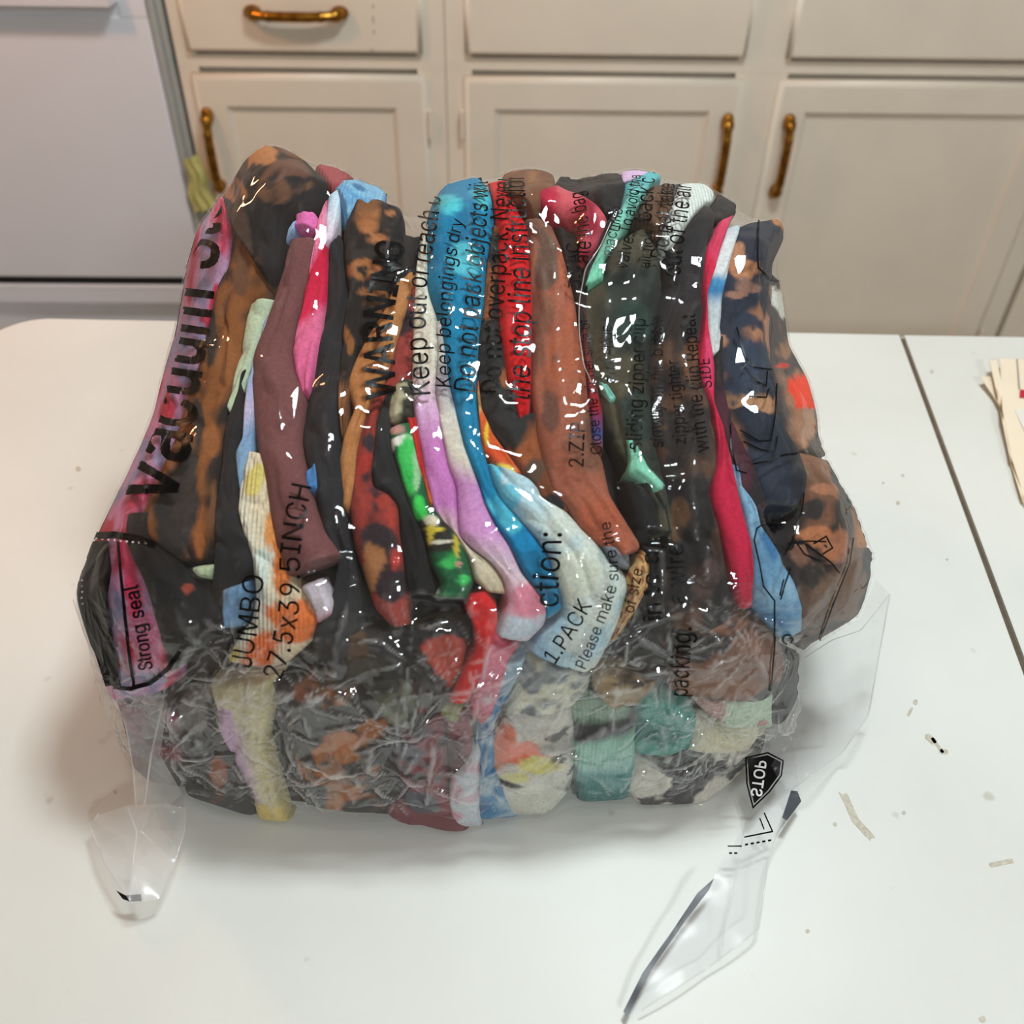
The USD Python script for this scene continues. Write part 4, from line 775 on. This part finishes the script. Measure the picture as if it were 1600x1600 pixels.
def printed(polys, label, m='ink', edge=5.0):
    """Flat print on the film: picture outlines laid onto its surface."""
    V, Fc, k = [], [], 0
    for p in polys:
        for g in getattr(p, 'geoms', [p]):
            if g.is_empty or g.area < .5: continue
            v, f = flat(g, edge); V.append(v[:, :2]); Fc.append(f + k); k += len(v)
    if not V: return
    px = np.vstack(V); P = on_film(px)
    f = np.vstack(Fc); e = np.linalg.norm(P[f] - P[np.roll(f, 1, 1).reshape(f.shape)].reshape(len(f), 3, 3), axis=2).max(1); f = f[e < .02]
    nn = np.cross(P[f[:, 1]] - P[f[:, 0]], P[f[:, 2]] - P[f[:, 0]]); fl = (nn * (P[f[:, 0]] - CAM)).sum(1) > 0; f[fl] = f[fl][:, ::-1]
    obj('printed_mark' if label.startswith('mark') else 'printed_line', (P, f), M[m], bag, False, label.replace('mark: ', ''), kind='stuff' if 'fine black lines' in label or 'dots' in label or 'frame' in label else None)
def text_shape(txt, bold):
    m = meshkit.text_mesh(txt, 1.0, .1, bold); f = m.faces[m.face_normals[:, 2] > .9]
    v, f = m.vertices[:, :2], f
    return v, f
def lettering(txt, path, label=None, bold=False, grow=1.0, slant=0., edge=3.0, mirror=False):
    """A line of print on the film along a baseline traced in the picture."""
    v, f = text_shape(txt, bold); used_v, inv = np.unique(f, return_inverse=True); v = v[used_v]; f = inv.reshape(f.shape)
    path = resample(path, 80); P3, _ = on_bundle(path)
    s3 = np.r_[0, np.cumsum(np.linalg.norm(np.diff(P3, axis=0), axis=1))]; x0, x1 = v[:, 0].min(), v[:, 0].max(); sc = s3[-1] / (x1 - x0)
    v3, f = trimesh.remesh.subdivide_to_size(np.c_[v, np.zeros(len(v))], f, edge / 1600 * .8 / sc); v = v3[:, :2]
    x = (v[:, 0] - x0) * sc + slant * v[:, 1] * sc; 
    t = np.gradient(path, axis=0); t = ndimage.gaussian_filter1d(t, 4, axis=0, mode='nearest'); t /= np.linalg.norm(t, axis=1, keepdims=True); dep = ((P3 - CAM) @ CM.T)[:, 2]
    at = lambda a: np.interp(x, s3, a)
    p = np.stack([at(path[:, 0]), at(path[:, 1])], 1); d = np.stack([at(t[:, 0]), at(t[:, 1])], 1); up = np.stack([d[:, 1], -d[:, 0]], 1)
    px = p + up * (v[:, 1] * sc * grow * F / at(dep))[:, None]
    P = on_film(px); over = np.linalg.norm(px - CTR, axis=1) / ringed(RI, px - CTR) > .978
    e = np.linalg.norm(P[f] - P[np.roll(f, 1, axis=1)], axis=2).max(1); f = f[(e < .02) & ~over[f].any(1)]
    nn = np.cross(P[f[:, 1]] - P[f[:, 0]], P[f[:, 2]] - P[f[:, 0]]); fl = (nn * (P[f[:, 0]] - CAM)).sum(1) > 0; f[fl] = f[fl][:, ::-1]
    obj('printed_line', (P, f), M['ink'], bag, False, label or f'printed line reading {txt}'[:90])
lettering('Vacuum Sto', [(268,800),(282,745),(298,690),(306,640),(313,590),(322,540),(330,490),(336,440),(342,390),(344,345),(346,310)], bold=True, grow=1.15)
lettering('JUMBO', [(393,1044),(402,990),(408,945),(413,900)], grow=1.0)
lettering('27.5x39.5INCH', [(440,1062),(456,1010),(466,965),(470,920),(469,870),(476,815),(487,760)], grow=1.0)
lettering('WARNING', [(619,624),(616,570),(611,510),(622,450),(632,380)], bold=True, grow=1.0)
lettering('Keep out of reach b', [(673,618),(669,560),(665,500),(668,440),(679,380),(690,308)], grow=1.05)
lettering('Keep belongings dry', [(706,607),(704,550),(706,490),(709,430),(717,380),(725,345)], grow=.95, slant=.12)
lettering('Do not pack objects with', [(742,616),(745,540),(749,480),(755,420),(760,365),(763,310),(762,276)], grow=1.1, slant=.18)
lettering('Do not overpack. Never', [(783,616),(784,540),(789,460),(793,400),(796,345),(800,278)], grow=1.1)
lettering('the stop line instructions', [(828,630),(829,560),(830,500),(829,440),(826,380),(822,320),(818,266)], grow=1.15, slant=.15)
lettering('ction:', [(873,948),(873,905),(877,865),(878,832)], grow=1.2)
lettering('1.PACK', [(868,1038),(886,1012),(906,980),(926,945)], grow=1.05)
lettering('Please make sure the', [(914,1046),(936,995),(953,950),(965,910),(965,880),(959,845),(953,814)], grow=1.0)
lettering('2.ZIP', [(912,730),(912,695),(914,662)], grow=1.1)
lettering('Close the zipper side of', [(940,710),(936,660),(931,610),(925,550),(920,498)], grow=1.1)
lettering('3.VAC', [(908,450),(906,412),(905,380)], grow=.95)
lettering('ale the bag', [(921,412),(924,370),(918,332),(912,300)], grow=1.1)
lettering('machine', [(956,402),(964,365),(973,328)], grow=1.0)
lettering('To avoid the', [(983,366),(994,322),(1001,276)], grow=1.05)
lettering('valve.', [(979,422),(985,395),(991,368)], grow=1.1)
lettering('back close', [(1017,346),(1021,304),(1024,266)], grow=1.1)
lettering('air flow', [(1014,420),(1018,390),(1022,360)], grow=1.1)
lettering('Do not take again', [(1042,406),(1048,360),(1052,315),(1055,272)], grow=1.15)
lettering('out of the already', [(1062,432),(1068,375),(1076,322),(1082,280)], grow=1.15)
lettering('and edge', [(962,598),(960,555),(955,508)], grow=1.1)
lettering('sliding zipper clip', [(1002,704),(1004,640),(1007,570),(1008,498)], grow=1.15)
lettering('slowly on the bubble', [(1036,700),(1036,630),(1036,560),(1036,492)], grow=1.15)
lettering('zipper tighter', [(1072,694),(1067,630),(1060,562)], grow=1.15)
lettering('with the clip Repeat', [(1108,706),(1098,640),(1092,570),(1085,490)], grow=1.15)
lettering('SIDE', [(1112,606),(1110,582),(1108,560)], grow=1.1)
lettering('of size', [(990,958),(998,920),(1004,890)], grow=1.1)
lettering('in to a', [(1034,968),(1030,915),(1028,862)], grow=1.0)
lettering('a wire', [(1072,944),(1070,898),(1067,850)], grow=1.1)
lettering('packing.', [(1074,1088),(1078,1035),(1081,980)], grow=1.15)
lettering('Strong seal', [(240,1044),(234,1005),(226,960),(216,912)], bold=True, grow=1.15)
line = lambda pts, w: LineString(pts).buffer(w / 2, cap_style=2)
# the printed seal badge at the lower left
printed([line([(146,838),(180,836),(215,842),(243,852)], 11)], 'mark: black band over the seal badge')
printed([Polygon([(146,846),(171,846),(176,890),(170,930),(176,985),(184,1030),(190,1070),(166,1072),(150,1020),(130,985),(118,955),(124,905)])], 'mark: black side panel of the seal badge')
printed([line([(186,846),(190,900),(196,960),(204,1030),(210,1072)], 5), line([(178,1072),(205,1076),(235,1066),(262,1045),(280,1020)], 7), line([(114,930),(124,946),(132,968)], 7)], 'mark: thin black frame of the seal badge')
printed([Point(152 + 9.5 * k, 842 + .9 * k).buffer(1.7) for k in range(9)] + [Point(129 + (k % 2), 880 + 9 * k).buffer(1.6) for k in range(8)], 'mark: row of tiny white dots', 'white_ink')
# line drawings of the packing steps on the right of the bag
S = 2.6
printed([line(p, S) for p in ([(1185,345),(1183,400),(1184,418)], [(1183,418),(1202,436),(1216,440)], [(1150,512),(1165,560),(1178,575),(1205,578)], [(1158,578),(1166,570)], [(1172,592),(1196,604),(1198,580)], [(1170,620),(1196,622),(1200,608)],
    [(1155,672),(1185,690),(1204,688),(1210,650),(1213,600)], [(1160,690),(1190,704),(1210,706),(1214,682)], [(1176,725),(1205,720),(1222,712),(1248,708)], [(1140,645),(1142,700),(1150,735),(1166,740)])], 'mark: fine black lines of a hand and bag drawing')
printed([line(p, S) for p in ([(1210,820),(1195,818),(1182,826),(1178,845),(1186,880),(1192,915),(1210,938),(1210,1000),(1203,1080)], [(1219,936),(1230,900),(1234,886)], [(1218,930),(1224,905)],
    [(1255,770),(1252,800),(1240,840),(1225,868)], [(1332,840),(1326,880),(1300,945),(1280,1000)], [(1258,850),(1300,880),(1310,895)], [(1230,850),(1260,846),(1290,846)], [(1236,838),(1256,866),(1280,876)], [(1270,850),(1290,838),(1300,856),(1284,866)])], 'mark: fine black lines of a clip drawing')
printed([Point(1230, 998).buffer(9).difference(Point(1230, 998).buffer(5.5))], 'mark: small black printed ring')
# torn-edge lines where the film is folded over and welded
def weld(pts, w, label, z=.0012):
    p = resample(np.array(pts, float), max(12, int(len(pts) * 10))); P = on_film(p); obj('film_fold', tube(ndimage.gaussian_filter1d(P, 1, axis=0), w, 6), M['film_seam'], bag, True, label)
weld([(955,346),(938,385),(915,420),(905,470),(905,520),(912,570),(925,600)], .0004, 'folded film edge running along the mint garment')

# loose film lying on or hanging over the table
def loose(px, zs, label, m='film_loose', amp=.0018, seed=0, edge=7.0, cap=None, name='film_flap'):
    poly = Polygon(px).buffer(0); v, f = flat(poly.segmentize(10), edge); c = np.asarray(px, float)
    w = 1 / (np.linalg.norm(v[:, None, :2] - c[None], axis=2) + 4) ** 2; hz = (w * np.asarray(zs)).sum(1) / w.sum(1)
    g = np.random.default_rng(seed); lo, hi = c.min(0) - 30, c.max(0) + 30
    p = lo + g.random((26, 2)) * (hi - lo); p = np.vstack([p, [lo, hi, (lo[0], hi[1]), (hi[0], lo[1])]]); hz = hz + amp * 2 * LinearNDInterpolator(p, g.random(len(p)))(v[:, :2])
    P = on_z(v[:, :2], TZ + np.maximum(hz, .0008))
    mm = trimesh.Trimesh(P, f, process=True)
    if mm.face_normals[:, 2].mean() < 0: mm.invert()
    obj(name, mm, M[m], bag, True, label)
    return lambda q: on_z(q, TZ + np.maximum((1 / (np.linalg.norm(np.atleast_2d(q)[:, None] - c[None], axis=2) + 4) ** 2 * np.asarray(zs)).sum(1) / (1 / (np.linalg.norm(np.atleast_2d(q)[:, None] - c[None], axis=2) + 4) ** 2).sum(1), .001) + amp + .0006)
def rim(at, pts, w=.0006, label='bright welded rim of the loose film', n=40):
    p = at(resample(np.array(pts, float), n)); obj('film_rim', tube(p, w, 6), M['film_seam'], bag, True, label)
at = loose([(1368,905),(1391,928),(1376,1010),(1357,1118),(1313,1180),(1228,1240),(1205,1196),(1236,1140),(1254,1060),(1254,1018),(1345,965)], [.10,.07,.045,.018,.012,.012,.03,.06,.09,.10,.11], 'clear flap of film hanging out at the right', seed=2)
rim(at, [(1391,928),(1376,1010),(1357,1118),(1313,1180),(1228,1240)])
rim(at, [(1254,1030),(1300,1000),(1345,985),(1389,930)], .0004)
at = loose([(1176,1160),(1236,1140),(1250,1238),(1252,1250),(1212,1310),(1201,1340),(1186,1452),(1104,1514),(980,1590),(974,1580),(1012,1518),(1062,1452),(1112,1376),(1136,1330),(1164,1290)], [.035,.04,.014,.012,.014,.014,.012,.008,.006,.006,.009,.012,.016,.02,.028],
    'long clear strip of film trailing to the lower edge', seed=3, amp=.0005)
rim(at, [(1252,1250),(1212,1310),(1201,1340),(1186,1452),(1104,1514),(1000,1580)], .0006)
rim(at, [(1164,1290),(1148,1380),(1132,1440),(1130,1480)], .0004)
def on_strip(polys, label, m='ink', name='printed_mark', edge=6, lift=0):
    V, Fc, k = [], [], 0
    for p in polys:
        for g in getattr(p, 'geoms', [p]):
            v, f = flat(g, edge); V.append(v[:, :2]); Fc.append(f + k); k += len(v)
    P = at(np.vstack(V)); P = P + (CAM - P) / np.linalg.norm(CAM - P, axis=1, keepdims=True) * (.0008 + lift); f = np.vstack(Fc)
    nn = np.cross(P[f[:, 1]] - P[f[:, 0]], P[f[:, 2]] - P[f[:, 0]]); fl = nn[:, 2] < 0; f[fl] = f[fl][:, ::-1]
    obj(name, (P, f), M[m], bag, False, label)
OCT = Polygon([(1164,1183),(1200,1175),(1225,1188),(1222,1212),(1203,1238),(1176,1264),(1166,1225)])
on_strip([OCT.difference(OCT.buffer(-2.4)), OCT.buffer(-4.6)], 'black stop sign badge with the word STOP reversed')
def reversed_word(txt, a, b, up, hgt):
    v, f = text_shape(txt, True); uv, inv = np.unique(f, return_inverse=True); v = v[uv]; f = inv.reshape(f.shape)
    x = (v[:, 0] - v[:, 0].min()) / np.ptp(v[:, 0]); y = v[:, 1] / 1.0
    px = np.array(a) + x[:, None] * (np.array(b) - np.array(a)) + y[:, None] * np.array(up) * hgt
    P = at(px); P = P + (CAM - P) / np.linalg.norm(CAM - P, axis=1, keepdims=True) * .0014
    nn = np.cross(P[f[:, 1]] - P[f[:, 0]], P[f[:, 2]] - P[f[:, 0]]); fl = nn[:, 2] < 0; f[fl] = f[fl][:, ::-1]
    obj('printed_line', (P, f), M['white_ink'], bag, False, 'reversed white word STOP on the badge')
reversed_word('STOP', (1173,1243), (1181,1187), (1, .14), 17)
on_strip([line([(1163,1308),(1208,1299)], 2.4), line([(1207,1299),(1194,1270)], 2.2), line([(1187,1278),(1194,1296)], 2), line([(1137,1322),(1159,1322)], 2.4)] +
    [line([(1164 + 9 * k, 1320 - 1.6 * k), (1169 + 9 * k, 1319 - 1.6 * k)], 3) for k in range(5)] + [line([(1139 + 8 * k, 1333), (1144 + 8 * k, 1333)], 3) for k in range(2)], 'mark: dashed zip line printed across the strip')
on_strip([Polygon([(1116,1372),(1108,1390),(1064,1448),(1018,1515),(990,1570),(980,1590),(974,1580),(1004,1520),(1056,1446),(1090,1395)])], 'dark slate edge of the zip along the strip', 'ink_soft', 'zip_edge')
on_strip([Polygon([(1236,1235),(1246,1236),(1252,1252),(1230,1282),(1222,1278)])], 'dark end of the zip tucked under the strip', 'ink_soft', 'zip_end')
at = loose([(118,936),(130,985),(150,1040),(190,1105),(205,1190),(212,1262),(262,1262),(285,1240),(250,1180),(262,1100),(240,1060),(180,1000),(150,940)], [.10,.09,.08,.07,.05,.018,.012,.03,.07,.10,.11,.12,.12], 'gathered film at the left corner running down to the table', seed=5, amp=.010, m='film_gather')
rim(at, [(114,936),(130,985),(160,1060),(196,1130),(208,1200),(213,1262)])
rim(at, [(260,1062),(252,1110),(236,1180),(226,1256)], .0008)
at = loose([(140,1290),(150,1275),(200,1258),(255,1255),(290,1262),(288,1300),(272,1350),(248,1405),(205,1412),(165,1350)], [.006,.012,.022,.024,.016,.012,.012,.007,.007,.010], 'limp end of the film gathered at the lower left of the table', seed=6, amp=.008, m='film_gather')
rim(at, [(200,1262),(214,1300),(208,1350),(216,1400)], .0008); rim(at, [(290,1262),(288,1300),(272,1350),(248,1405),(205,1412)], .0006); rim(at, [(205,1412),(165,1350),(140,1290),(155,1270)], .0006)
on_strip([Polygon([(181,1391),(196,1399),(220,1397),(222,1408),(204,1409),(192,1405)])], 'mark: short black curved print on the limp film end')
